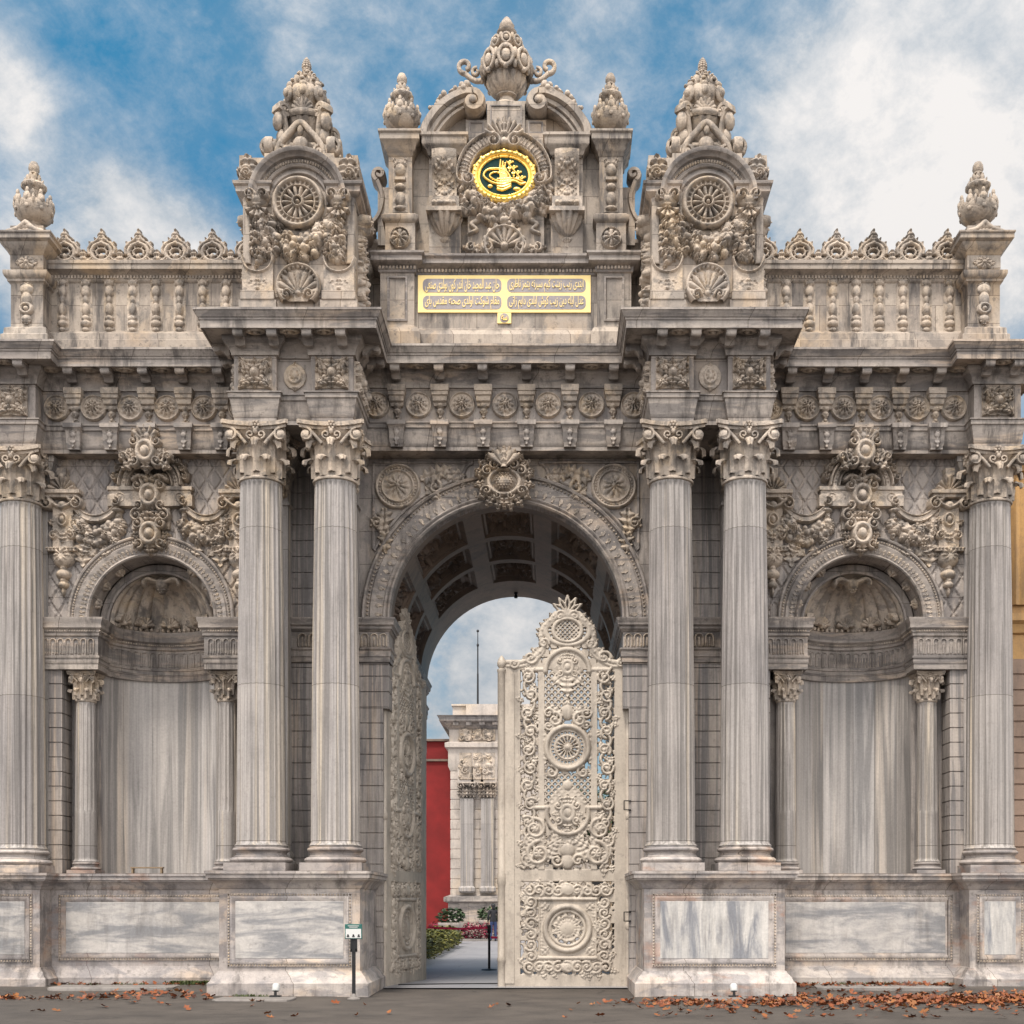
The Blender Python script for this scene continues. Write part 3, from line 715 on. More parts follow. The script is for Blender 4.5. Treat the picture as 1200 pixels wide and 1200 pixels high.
# ---- coffered barrel vault
NT, NY = 170, 150
th = np.linspace(0, pi, NT); yy = np.concatenate([np.linspace(0, 6.0, NY), [6.02, 7.3]])
TH, YY = np.meshgrid(th, yy, indexing='ij'); deg = np.degrees(TH)
ins = np.full(TH.shape, False); loc_d = np.zeros(TH.shape)
for a0, a1 in ((3, 28), (37, 67), (77.5, 102.5), (113, 143), (152, 177)):
    for b0, b1 in ((.55, 2.1), (2.42, 3.9), (4.2, 5.75)):
        u = np.minimum(deg - a0, a1 - deg) * pi / 180 * 2.2; v = np.minimum(YY - b0, b1 - YY); e = np.minimum(u, v)
        q = e > 0; loc_d = np.where(q, np.minimum(.20, .05 + np.floor(np.clip(e, 0, .3) / .06) * .06), loc_d); ins |= q
rr = Relief(0, pi * 2.2, 0, 6.0, .04); rr.X, rr.Z = np.meshgrid(rr.x, rr.z, indexing='ij')
rg = np.random.default_rng(5)
rr.scatter(0, 6.9, 0, 6, 900, .13, .16, rg)
hi = np.clip((TH * 2.2 / rr.res).astype(int), 0, rr.H.shape[0] - 1); hj = np.clip((YY / rr.res).astype(int), 0, rr.H.shape[1] - 1)
orn = np.where(ins & (loc_d > .15), np.maximum(rr.H[hi, hj], 0), 0)
R = 2.2 + loc_d - orn
R[:, -1] = 2.2
m = MB(); m.grid(np.stack([-R * np.cos(TH), YY + .02, SPR + R * np.sin(TH)], -1))
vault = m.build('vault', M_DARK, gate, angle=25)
m = MB(); m.archface(0, SPR, 2.2, -2.5, 2.5, 9.7, 7.32, 40); m.build('rear_arch_face', M_WALL, gate)
m = MB(); m.lathe([(0, .0), (.05, .0), (.05, -.03), (.025, -.04), (.05, -.08), (.04, -.13), (.0, -.14)], 12); m.build('ceiling_lamp', M_BLACK, gate, (.0, 6.9, SPR + 2.2))

# ---- entablature
def faces(rec=0.0):
    w = []
    for s in (1,):
        w += [(-.45, 0, 2.60)]
    R = [(-9.5, .6), (-9.5, -.63), (-8.64, -.63), (-8.64, -.30), (-4.68, -.30), (-4.68, -1.85)]
    if rec: R += [(-3.94, -1.85), (-3.94, -1.85 + rec), (-3.34, -1.85 + rec), (-3.34, -1.85)]
    R += [(-2.60, -1.85), (-2.60, -.45)]
    return R + [(-x, y) for x, y in reversed(R)]
ARC = [(-.45, CAPTOP), (0, CAPTOP), (0, 10.12), (.01, 10.13), (.02, 10.2), (.035, 10.3), (.055, 10.38), (.06, 10.43), (.085, 10.45), (.09, 10.52), (.11, 10.53), (.11, ARCH_T), (-.3, ARCH_T)]
m = MB(); m.sweep(ARC, faces(.14)); archit = m.build('architrave', M_TRIM, gate)
m = MB(); m.sweep([(0, ARCH_T - .01), (0, FRZ_T + .01)], faces(.14)); frieze = m.build('frieze', M_WALL, gate)
m = MB(); m.sweep([(0, FRZ_T), (.04, FRZ_T), (.045, FRZ_T + .04), (.05, FRZ_T + .05), (.07, FRZ_T + .12), (.13, FRZ_T + .19), (.17, FRZ_T + .22), (.175, SOFF + .01)], faces(.14)); bed = m.build('bed_moulding', M_TRIM, gate)
CO = [(-.45, SOFF), (.44, SOFF), (.44, SOFF - .02), (.465, SOFF - .02), (.465, SOFF + .11), (.48, SOFF + .115), (.485, SOFF + .15), (.50, SOFF + .155), (.52, SOFF + .2), (.545, SOFF + .235), (.55, SOFF + .25), (.565, SOFF + .25), (.565, CORN), (-.6, CORN + .02)]
m = MB(); m.sweep(CO, faces()); corn = m.build('cornice', M_TRIM, gate)
for s in (-1, 1):
    for a, b, y in ((2.64, 4.64, -1.66), (8.68, 9.46, -.58)):
        m = MB(); m.box(*sorted((s * a, s * b)), y, .3, CAPTOP + .01, 11.75); m.build('entablature_core', M_TRIM, archit)
# modillions under the corona
q = [(.0, 0), (.30, 0), (.30, -.06)] + [(.30 - .05 + .05 * cos(a), -.07 + .055 * sin(a)) for a in np.linspace(0, -pi / 2, 5)] + [(.16, -.10), (.10, -.13), (.06, -.19), (0, -.2)]
mm = MB(); w = .085
P = np.array([[(x, -y, z) for y, z in q] for x in (-w, -w * .5, w * .5, w)])
P[1:3, :, 2] -= .012 * (P[1:3, :, 2] < -.03)
mm.grid(P, wv=True)
for e in (0, 3):
    n = len(q); mm.add(np.concatenate([P[e], [[P[e][0][0], -.1, -.06]]]), [(i, (i + 1) % n, n) for i in range(n)])
mm.box(-w - .02, w + .02, -.31, .0, -.03, 0.0)
mod = mm.build('modillion', M_TRIM, corn, (0, 0, -9))
PLACED = set()
def put_copy(src, parent, loc, rz=0.0):
    if src.name not in PLACED:
        PLACED.add(src.name); o = src
    else:
        o = src.copy(); COL.objects.link(o); o.parent = parent
        for ch in src.children:
            c = ch.copy(); COL.objects.link(c); c.parent = o
    o.location = loc; o.rotation_euler = (0, 0, rz)
    return o
WB = [6.65 + .685 * k for k in (-2, -1, 0, 1, 2)]; WR = [6.99 + .685 * k for k in (-2, -1, 0, 1, 2)] + [4.93]
CB = [-2.0, -1.2, -.4, .4, 1.2, 2.0]; CR = [-2.38, -1.6, -.8, 0, .8, 1.6, 2.38]
zm = SOFF - .001
for s in (-1, 1):
    for x in WB: put_copy(mod, corn, (s * x, -.3 - .13, zm))
    for x in (2.76, 3.34, 3.94, 4.52): put_copy(mod, corn, (s * x, -1.85 - .13, zm))
    for y in (-1.55, -1.0):
        put_copy(mod, corn, (s * 4.68 + s * .13, y, zm), s * pi / 2); put_copy(mod, corn, (s * 2.60 - s * .13, y, zm), -s * pi / 2)
    for x in (8.8, 9.32): put_copy(mod, corn, (s * x, -.63 - .13, zm))
for x in CB: put_copy(mod, corn, (x, -.45 - .13, zm))
# carved soffit panels between modillions
r = Relief(-.22, .22, -.13, .13, .014); r.ring(0, 0, .12, .08, .03, .04); r.dome(0, 0, .06, h=.06); r.leaf(.08, 0, 0, .13, .05, .04, 3); r.leaf(-.08, 0, pi, .13, .05, .04, 3)
M90 = np.eye(4); M90[:3, :3] = [[1, 0, 0], [0, 0, 1], [0, 1, 0]]
sp = MB(); sp.merge(r.mb(), M90); sof = sp.build('soffit_panel', M_ORN, corn, (0, 0, -9))
for s in (-1, 1):
    for x in WR[:5]: put_copy(sof, corn, (s * x, -.3 - .31, SOFF))
    for x in (3.05, 3.64, 4.23): put_copy(sof, corn, (s * x, -1.85 - .31, SOFF))
    put_copy(sof, corn, (s * 9.06, -.63 - .31, SOFF))
for x in CR[1:6]: put_copy(sof, corn, (x, -.45 - .31, SOFF))
# frieze rosettes
r = Relief(-.27, .27, -.27, .27, .011)
r.dome(0, 0, .245, h=.05, p=.12); r.ring(0, 0, .22, .22, .022, .08); r.petals(0, 0, .20, 10, .12, .3, gap=.45); r.ring(0, 0, .115, .115, .02, .10); r.petals(0, 0, .105, 7, .15, .2, .4, .3); r.dome(0, 0, .045, h=.18)
ros = r.mb().build('frieze_rosette', M_ORN, frieze, (0, 0, -9))
zr = 10.885
for s in (-1, 1):
    for x in WR: put_copy(ros, frieze, (s * x, -.302, zr))
for x in CR: put_copy(ros, frieze, (x, -.452, zr))
# consoles dividing frieze and architrave
k = MB(); w = .085
k.sweep([(0, .36), (.10, .36), (.13, .38), (.14, .46), (.17, .48), (.17, .54), (.19, .55), (.19, .66)], [(-w, .02), (-w, 0), (w, 0), (w, .02)], SCL(.6, 1, 1))
k.sweep([(.0, .30), (.07, .30), (.085, .34), (.09, .37)], [(-w + .01, .02), (-w + .01, 0), (w - .01, 0), (w - .01, .02)], SCL(.75, 1, 1))
r = Relief(-.08, .08, -.02, .36, .012); r.dome(0, .31, .075, .06, .12); r.dome(0, .22, .07, .05, .10); r.leaf(0, .28, -pi / 2, .2, .07, .1, 2); r.flat(-.06, .06, 0, .11, .03); r.dome(0, .05, .05, .04, .05)
k.merge(r.mb())
con = k.build('frieze_console', M_ORN, frieze, (0, 0, -9))
k = MB()
k.sweep([(.0, 0), (.10, .0), (.10, .05), (.13, .09), (.14, .3), (.17, .36), (.20, .38), (.20, .46)], [(-w, .02), (-w, 0), (w, 0), (w, .02)], SCL(.6, 1, 1))
k.add([(-.1, -.1, 0), (.1, -.1, 0), (.1, .02, 0), (-.1, .02, 0)], [(0, 1, 2, 3)])
r = Relief(-.08, .08, 0, .4, .012); r.dome(0, .26, .06, .07, .04); r.leaf(0, .2, -pi / 2, .18, .06, .04, 2); r.spiral(-.035, .31, .035, 0, 1, 1, .014, .04); r.spiral(.035, .31, .035, pi, 1, -1, .014, .04)
k.merge(r.mb(), T(0, -.13, 0))
con2 = k.build('architrave_bracket', M_TRIM, archit, (0, 0, -9))
for s in (-1, 1):
    for x in WB:
        put_copy(con, frieze, (s * x, -.302, ARCH_T)); put_copy(con2, archit, (s * x, -.305, CAPTOP + .04))
for x in CB:
    put_copy(con, frieze, (x, -.452, ARCH_T)); put_copy(con2, archit, (x, -.455, CAPTOP + .04))
# square foliage panels on the column blocks, oval ones between
r = Relief(-.31, .31, -.29, .29, .012); r.sym = True
r.flat(-.29, .29, -.26, .26, .02)
for a, L in ((pi / 4, .36), (-pi / 4, .36), (.1, .26), (pi / 2, .25), (-pi / 2, .25), (.9, .3), (-.9, .3)):
    r.leaf(.03 if abs(a) < 1.5 else 0, .02 * np.sign(a), a, L, .08, .15, 3)
r.dome(0, 0, .085, .10, .19); r.spiral(.2, .13, .06, 0, 1.2, 1, .02, .1); r.spiral(.2, -.13, .06, 0, 1.2, -1, .02, .1)
sq = r.mb().build('foliage_panel', M_ORN, frieze, (0, 0, -9))
r = Relief(-.24, .24, -.27, .27, .012); r.sym = True
r.dome(0, 0, .20, .23, .05, .2); r.petals(0, 0, .2, 7, .08, .3, .4); r.ring(0, .0, .10, .12, .03, .09); r.dome(0, 0, .07, .08, .11); r.leaf(0, -.14, -pi / 2, .12, .06, .08, 2); r.leaf(0, .14, pi / 2, .12, .06, .08, 2)
ov = r.mb().build('oval_rosette', M_ORN, frieze, (0, 0, -9))
for s in (-1, 1):
    for x in (2.97, 4.31): put_copy(sq, frieze, (s * x, -1.853, zr))
    put_copy(sq, frieze, (s * 9.07, -.633, zr)); put_copy(ov, frieze, (s * 3.64, -1.713, zr))
    for y in (-1.45, -.85):
        put_copy(sq, frieze, (s * 2.598, y, zr), -s * pi / 2)
    put_copy(sq, frieze, (s * 4.682, -1.35, zr), s * pi / 2)

# ---- niche bays
LAT = Relief(-2.0, 2.0, SPR, CAPTOP, .02, base=0.0)
u = LAT.X; v = LAT.Z
p1 = np.abs(((u * 1.55 + v) / .46) % 1 - .5); p2 = np.abs(((u * 1.55 - v) / .46) % 1 - .5)
LAT.H = .006 + .030 * (np.minimum(p1, p2) > .075) * (1 - .35 * (np.minimum(p1, p2) < .12))
dd = np.hypot(u, v - SPR)
lat_keep = dd > 1.2
LAT.H = np.where(lat_keep, LAT.H, -.02)
def niche_bay(s):
    cx = s * NX
    m = LAT.mb(cut=.0); w = m.build('lattice_wall', M_WALL, gate, (cx, .035, 0), angle=20)
    # outer rusticated strips and jambs beside the recess
    for d in (-1, 1):
        a, b = sorted((cx + d * 1.70, cx + d * 2.12)); g = MB()
        g.sweep(rustic(LEDGE, 6.08, .285), [(a, 1.0), (a, 0), (b, 0), (b, 1.0)]); g.build('rusticated_jamb', M_RUST, gate)
    # recess back with the semicircular niche
    g = MB(); R = 1.12; y0 = .52
    g.box(cx - 1.75, cx - R, y0, y0 + .2, LEDGE - .1, 6.2); g.build('recess_wall', M_RUST, gate)
    g = MB(); g.box(cx + R, cx + 1.75, y0, y0 + .2, LEDGE - .1, 6.2); g.build('recess_wall', M_RUST, gate)
    nw = None; ed = [0, .55, 1.02, 1.40, 1.95, 2.5, pi]
    for a0, a1 in zip(ed, ed[1:]):
        g = MB(); a = np.linspace(a0, a1 - .003, 9); g.grid(np.array([[(cx + R * cos(t), y0 + .86 * sin(t), z) for z in (LEDGE - .05, 6.3)] for t in a]))
        o = g.build('niche_wall' if nw is None else 'marble_slab', M_NICHE, gate if nw is None else nw); nw = nw or o
    # impost entablature carried round the niche
    pa = [(cx - 2.12, -.06), (cx - 1.0, -.06), (cx - 1.0, .50), (cx - 1.06, .50)] + [(cx - 1.06 * cos(t), .50 + .84 * sin(t)) for t in np.linspace(0, pi, 28)[1:-1]] + [(cx + 1.06, .50), (cx + 1.0, .50), (cx + 1.0, -.06), (cx + 2.12, -.06)]
    IP = [(-.3, 6.07), (0, 6.07), (0, 6.17), (.012, 6.18), (.012, 6.27), (.03, 6.28), (.035, 6.32), (.0, 6.33), (0, 6.68), (.03, 6.70), (.03, 6.75), (.045, 6.76), (.045, 6.80), (.09, 6.84), (.09, 6.93), (.115, 6.98), (.12, SPR), (-.5, SPR)]
    g = MB(); g.sweep(IP, pa); ent = g.build('niche_entablature', M_TRIM, gate)
    for d in (-1, 1): flute_frieze(1.0, .33, 7, .025).build('fluted_frieze', M_TRIM, ent, (cx + d * 1.56, -.062, 6.34))
    fl = MB()
    for t in np.linspace(.12, pi - .12, 20):
        fl.merge(FL1, T(cx - 1.06 * cos(t), .50 + .84 * sin(t), 6.34) @ RZ(atan2(.84 * sin(t), -1.06 * cos(t)) - pi / 2))
    fl.build('fluted_frieze', M_TRIM, ent)
    bd = MB(); dense = []
    for (x0, y0_), (x1, y1_) in zip(pa[:-1], pa[1:]):
        n = max(1, int(round(np.hypot(x1 - x0, y1_ - y0_) / .046)))
        dense += [(x0 + (x1 - x0) * i / n, y0_ + (y1_ - y0_) * i / n) for i in range(n)]
    off = miter(np.array(dense), False)
    for (x, y), o in zip(dense, off): bd.ell((x + o[0] * .05, y + o[1] * .05, 6.785), (.02, .02, .02), 5, 4)
    bd.build('bead_moulding', M_ORN, ent)
    # archivolt
    g = MB(); g.wsweep([(0, -.5), (0, .05), (.025, .075), (.05, .06), (.06, .04), (.09, .05), (.24, .085), (.255, .06), (.265, .05), (.335, .05), (.345, .09), (.37, .10), (.39, .08), (.39, 0)], arc(cx, SPR, 1.18, pi, 0, 60))
    av = g.build('niche_archivolt', M_TRIM, gate)
    g = MB()
    for a_ in np.linspace(.02, pi - .02, 88): g.ell((cx + 1.48 * cos(a_), -.055, SPR + 1.48 * sin(a_)), (.023, .03, .023), 6, 4)
    g.build('bead_moulding', M_ORN, av)
    r = Relief(-1.45, 1.45, 0, 1.45, .014)
    for a_ in np.linspace(.03, pi - .03, 50): r.leaf(1.255 * cos(a_), 1.255 * sin(a_), a_, .17, .034, .04, 2)
    r.mb().build('leaf_band', M_ORN, av, (cx, -.05, SPR))
    # reveal, inner arch and half dome with shell
    g = MB(); g.wsweep([(0, .0), (0, -.5), (-.02, -.5)], arc(cx, SPR, 1.18, pi, 0, 40)); g.archface(cx, SPR, .98, cx - 1.3, cx + 1.3, SPR + 1.3, .5, 32)
    g.wsweep([(.06, -.5), (.06, -.46), (.03, -.44), (0, -.46), (0, -.52)], arc(cx, SPR, .98, pi, 0, 40))
    g.build('niche_reveal', M_WALL, gate)
    for a_ in (.30, .62, .94, pi - .94, pi - .62, pi - .30):
        c = put_copy(boss, gate, (cx + 1.17 * cos(a_), .26, SPR + 1.17 * sin(a_)))
        c.rotation_euler = Matrix(((0, cos(a_), sin(a_)), (1, 0, 0), (0, sin(a_), -cos(a_)))).to_euler()
    g = MB(); nt, npz = 97, 16; a = np.linspace(0, pi, nt); e = np.linspace(0, pi / 2, npz)
    A, E = np.meshgrid(a, e, indexing='ij')
    ribs = 11; q = np.abs(np.sin(ribs * (A))) ** .5
    rad = 1.0 - .10 * q * np.clip(np.cos(E) * 1.4, 0, 1)
    P = np.stack([cx + 1.04 * rad * np.cos(A) * np.cos(E), .52 + .84 * rad * np.sin(A) * np.cos(E), SPR + .98 * np.sin(E)], -1)
    g.grid(P)
    sh = g.build('niche_shell', M_ORN, gate, angle=60)
    g = MB()
    for t in np.linspace(.35, pi - .35, 5):            # small scallops along the foot of the half dome
        g.merge(SCAL, T(cx - .86 * cos(t), .52 + .66 * sin(t), SPR + .04) @ RZ(atan2(.66 * sin(t), -.86 * cos(t)) - pi / 2))
    for t in np.linspace(.1, pi - .1, 26): g.ell((cx - .93 * cos(t), .50 + .73 * sin(t), SPR + .04), (.04, .04, .045), 6, 5)
    g.merge(TOPS, T(cx, .62, SPR + .80))
    g.build('scallop_row', M_ORN, sh)
    return w
FL1 = flute_frieze(.155, .33, 1, .02)
r = Relief(-.2, .2, 0, .36, .012); r.fan(0, .05, .19, .1, pi - .1, 7, .1, .1); r.fan(0, .05, .19, 0, pi, 7, .09, .1); r.dome(0, .05, .06, h=.12); SCAL = r.mb()
r = Relief(-.4, .4, -.2, .2, .014); r.sym = True; r.stroke(smooth([(0, .02), (.14, .06), (.24, .1), (.33, .06), (.34, .0)], 14), .05, .14); r.dome(0, 0, .12, .12, .16); r.leaf(.02, 0, -pi / 2, .18, .1, .12, 3); TOPS = r.mb()
r = Relief(-.11, .11, -.11, .11, .012); r.petals(0, 0, .11, 6, .07, .1); r.dome(0, 0, .04, h=.1)
boss = r.mb().build('flower_boss', M_ORN, gate, (0, 0, -9))
for s in (-1, 1): niche_bay(s)

# carved overdoor composition of each niche bay
r = Relief(-.95, .95, 8.15, 10.45, .013); r.sym = True
r.stroke(arc(0, 9.50, .50, pi / 2, .02, 16), .09, .13, flat=True); r.stroke(arc(0, 9.50, .585, pi / 2, .02, 16), .032, .20); r.stroke(arc(0, 9.50, .42, pi / 2, .02, 16), .028, .17)
r.beads(arc(0, 9.50, .50, pi / 2 - .2, .15, 14), .026, .17)
r.flat(.44, .80, 9.42, 9.50, .14); r.flat(.47, .77, 9.34, 9.42, .11); r.flat(.50, .80, 9.12, 9.34, .12); r.spiral(.64, 9.2, .09, pi / 2, 1.2, 1, .03, .18); r.dome(.64, 9.06, .11, .05, .15)
r.stroke([(.62, 9.0), (.62, 8.55)], .055, .06, .03); r.beads([(.62, 8.95), (.62, 8.6)], .04, .1, 1.8)
for a in (1.0, .75, .5, .25): r.leaf(.60 * cos(a), 9.50 + .60 * sin(a), a + .3, .2, .09, .19, 3); r.spiral(.68 * cos(a), 9.5 + .68 * sin(a), .06, a, 1.2, -1, .022, .17)
r.flat(-.36, .36, 8.7, 9.5, .05)
r.at(0, 9.32, 1).cartouche(0, 0, 1.4, .27); r.at()
r.spiral(.25, 8.95, .12, pi / 2, 1.3, -1, .035, .17); r.leaf(.05, 9.05, -1.1, .3, .12, .18, 4); r.leaf(.26, 9.3, .2, .18, .08, .15, 3); r.leaf(.2, 9.6, .9, .22, .09, .17, 3); r.stroke(smooth([(.0, 9.62), (.18, 9.70), (.32, 9.62)], 10), .05, .18)
r.at(0, 8.60, 1).cartouche(0, 0, 1.4, .27); r.at()
r.leaf(0, 8.42, -pi / 2, .22, .13, .24, 3); r.leaf(.2, 8.5, -.9, .2, .09, .18, 3)
cart = r.mb()
r = Relief(-.55, .55, -.42, .48, .012); r.sym = True
r.cartouche(0, 0, 1.35, .2); r.fan(0, .16, .30, .5, pi - .5, 5, .2, .1); r.leaf(.18, -.02, -.1, .34, .12, .14, 4, -.3); r.leaf(.2, -.16, -.5, .3, .1, .12, 3); r.leaf(.12, .22, 1.0, .24, .09, .18, 3); r.spiral(.42, -.10, .08, pi, 1.2, -1, .028, .13)
crestc = r.mb()
r = Relief(-.42, .42, 7.45, 9.9, .013); r.sym = True        # hanging capital pendant
r.dome(0, 9.68, .1, .12, .17); r.flat(-.09, .09, 9.70, 9.84, .14); r.fan(0, 9.42, .26, .05, pi - .05, 7, .2, .1); r.flat(-.36, .36, 9.34, 9.43, .20); r.flat(-.32, .32, 9.28, 9.35, .15)
r.spiral(.27, 9.17, .12, pi / 2, 1.5, -1, .035, .2); r.stroke(smooth([(0, 9.1), (.14, 9.16), (.26, 9.28)], 9), .045, .17); r.dome(0, 9.15, .1, .09, .18)
r.flat(-.2, .2, 8.35, 9.15, .07); r.ring(0, 8.88, .085, .11, .03, .14); r.dome(0, 8.88, .065, .09, .17); r.leaf(.12, 8.8, .4, .18, .08, .13, 3); r.leaf(.03, 8.72, -.8, .26, .09, .14, 3); r.spiral(.16, 8.58, .08, pi / 2, 1.2, -1, .028, .14); r.leaf(0, 8.68, -pi / 2, .24, .09, .15, 3)
r.beads([(-.27, 8.33), (.27, 8.33)], .035, .19, 1.7); r.flat(-.28, .28, 8.28, 8.35, .14)
r.dome(0, 8.16, .20, .18, .18); r.petals(0, 8.2, .2, 9, .2, .1); r.dome(0, 7.97, .07, .06, .12); r.dome(0, 7.86, .14, .10, .16); r.dome(0, 7.74, .06, .05, .12); r.dome(0, 7.66, .095, .075, .14); r.dome(0, 7.54, .035, .09, .09)
pend = r.mb()
def swag_mb(seed):
    r = Relief(-.62, .62, -.95, .55, .013); rg = np.random.default_rng(seed)
    cr = smooth([(-.52, .42), (-.44, .16), (-.22, -.06), (.05, -.10), (.28, .02), (.42, .22), (.46, .36)], 30)
    r.stroke(cr, .075, .10, flat=True); r.stroke(cr + [0, .06], .022, .13); r.stroke(cr - [0, .05], .022, .13)
    r.spiral(-.45, .36, .12, -pi / 2, 1.4, -1, .04, .15); r.spiral(.45, .3, .10, -pi / 2, 1.3, 1, .036, .14)
    r.swag(smooth([(-.40, -.12), (-.26, -.32), (0, -.42), (.26, -.34), (.40, -.14)], 24), .17, .24, 60, rg, .5)
    r.leaf(-.2, -.55, -1.9, .26, .12, .12, 3); r.leaf(.12, -.6, -1.2, .26, .12, .12, 3)
    return r.mb()
for s in (-1, 1):
    cx = s * NX
    c = cart.build('niche_cartouche', M_ORN, gate, (cx, -.02, 0)); crestc.build('cartouche_crest', M_ORN, c, (0, -.30, 10.06)); g = MB(); g.box(-.22, .22, -.31, .0, 9.85, 10.28); g.build('crest_backing', M_ORN, c)
    for d in (-1, 1):
        pend.build('hanging_pendant', M_ORN, gate, (cx + d * 1.66, -.005, 0))
        swag_mb(3 + d).build('fruit_swag', M_ORN, gate, (cx + d * 1.02, -.01, 9.0), scale=(-d, 1, 1))
    r = Relief(-.35, .35, -.35, .35, .014); r.leaf(0, .2, -pi / 2, .5, .2, .07, 4); r.leaf(-.05, .1, -2.4, .32, .1, .06, 3); r.leaf(.05, .1, -.7, .32, .1, .06, 3)
    for d in (-1, 1): r.mb().build('hanging_leaf', M_ORN, gate, (cx + d * 1.30, 0, 8.3))

# ------------------------------------------------------------------ parapets and attic
def gadroon(n, amt):
    return lambda th, t: 1 + amt * (np.abs(np.cos(n * th / 2)) - .5)
def urn_mb(k=1.0):
    """stone vase: foot, round bowl, ring of bosses, narrow neck, leafy lip, tip; about 1.17 high at k=1"""
    m = MB()
    m.lathe([(.30, 0), (.30, .03), (.22, .06), (.14, .10), (.13, .14), (.17, .17), (.16, .18)], 24)
    m.lathe([(.14, .17), (.27, .20), (.37, .27), (.42, .36), (.43, .42), (.40, .46), (.30, .50), (.19, .53), (.0, .54)], 40, lambda th, t: 1 + .03 * np.cos(8 * th))
    for i in range(8):
        a = i * pi / 4 + pi / 2; M = RZ(a) @ T(.385, 0, .46)
        m.ell((0, 0, 0), (.055, .09, .10), 10, 7, M); m.ell((.045, 0, 0), (.035, .045, .055), 8, 5, M); m.ell((-.02, 0, .12), (.045, .045, .06), 8, 5, M)
        m.ell((-.0, .14, -.01), (.04, .035, .08), 7, 5, M); m.ell((.03, 0, -.13), (.03, .05, .04), 7, 5, M)
    m.lathe([(.20, .50), (.17, .56), (.145, .64), (.17, .69), (.25, .73), (.265, .77), (.22, .81), (.12, .84), (.0, .85)], 40, gadroon(8, .10))
    for i in range(8):
        a = i * pi / 4 + .3; m.ell((.225 * cos(a), .225 * sin(a), .76), (.06, .06, .055), 8, 6)
    for z_, r_, n_ in ((.60, .19, 8), (.83, .17, 8), (.89, .11, 7)):
        for i in range(n_):
            M = RZ(i * 2 * pi / n_ + z_ * 7) @ T(r_, 0, z_) @ RY(.4); m.ell((0, 0, 0), (.025, .055, .075), 7, 5, M)
    m.lathe([(.13, .82), (.10, .88), (.065, .92), (.06, .95), (.10, .97), (.10, .99)], 16)
    m.lathe([(.07, .98), (.112, 1.03), (.108, 1.09), (.07, 1.15), (.0, 1.18)], 32, lambda th, t: 1 + .10 * np.abs(np.sin(4 * th + 9 * t)))
    V = MB(); V.merge(m, SCL(k)); return V
urn = urn_mb().build('urn', M_ORN, gate, (0, 0, -20), angle=55)
# ---- wing parapets with carved balusters and openwork crest
r = Relief(-.15, .15, -.55, .55, .012)
r.stroke([(0, -.42), (0, .42)], .125, .02, flat=True); r.lift = .012
bal = r
r.dome(0, .43, .075, .07, .10); r.leaf(-.01, .36, pi / 2 + .6, .16, .05, .09, 2); r.leaf(.01, .36, pi / 2 - .6, .16, .05, .09, 2)
r.dome(0, .26, .085, .12, .12); r.dome(0, .1, .055, .09, .1); r.dome(0, -.08, .075, .13, .13); r.dome(0, -.25, .085, .06, .12); r.dome(0, -.35, .10, .07, .14); r.dome(0, -.46, .07, .05, .09)
r.lift = 0
r.H = np.where(r.H > .03, .03 + (r.H - .03) * .62, r.H); balm = r.mb()
def crest_mb():
    """pierced ogee crest with a lily on top and a bud beside it"""
    r = Relief(-.36, .36, -.02, .80, .0105, base=-1.0); r.sym = True
    r.flat(-.35, .35, -.02, .05, .05); r.stroke([(0, .06), (.35, .06)], .03, .07)
    r.ring(0, .26, .185, .185, .045, .075); r.ring(0, .26, .10, .085, .022, .05); r.spiral(.15, .09, .065, 0, 1.2, 1, .026, .07); r.spiral(.20, .42, .045, pi, 1.2, -1, .02, .06)
    r.stroke(smooth([(.24, .22), (.25, .34), (.18, .44), (.09, .51), (.03, .60)], 12), .03, .07)
    for a_ in (.2, 1.0, -.7): r.stroke([(.09 * cos(a_), .26 + .08 * sin(a_)), (.16 * cos(a_), .26 + .16 * sin(a_))], .018, .05)
    r.leaf(0, .42, pi / 2, .36, .09, .08, 3); r.leaf(.03, .46, pi / 2 - .75, .17, .05, .07, 2); r.dome(0, .46, .05, h=.09); r.leaf(.13, .43, .5, .14, .05, .06, 2); r.dome(.0, .17, .055, .07, .08); r.leaf(0, .08, pi / 2, .16, .05, .07, 2)
    r.leaf(.335, .05, pi / 2, .28, .07, .07, 3); r.dome(.335, .12, .05, h=.08); r.leaf(.32, .08, pi / 2 + .9, .13, .045, .06, 2); r.dome(.26, .08, .05, h=.06)
    return r.mb(cut=-.5, back=.09)
crest = crest_mb().build('parapet_crest', M_ORN, gate, (0, 0, -20), angle=60)
balo = balm.build('carved_baluster', M_ORN, gate, (0, 0, -20))
for s in (-1, 1):
    a, b = sorted((s * 4.4, s * 8.75)); m = MB()
    m.box(a, b, .1, .8, 11.7, 13.75)
    m.sweep([(.0, 11.75), (.16, 11.75), (.16, 12.28), (.13, 12.30), (.12, 12.42), (.03, 12.5), (0, 12.52)], [(a, .1), (b, .1)])
    m.sweep([(0, 13.42), (.03, 13.44), (.05, 13.48), (.05, 13.53), (.10, 13.57), (.20, 13.60), (.20, 13.68), (.22, 13.70), (.22, 13.76), (-.7, 13.76)], [(a, .1), (b, .1)])
    pw = m.build('parapet', M_ATTIC, gate)
    g = MB()
    for x in np.arange(a + .02, b, .062): g.box(x, x + .036, .03, .08, 13.49, 13.545)
    g.build('dentil_row', M_ORN, pw)
    for k in range(9): put_copy(balo, pw, (s * (8.41 - .443 * k), .098, 12.99))
    for k in range(6): put_copy(crest, pw, (s * (8.37 - .70 * k), .10, 13.765)).scale = (1, 1, .88)
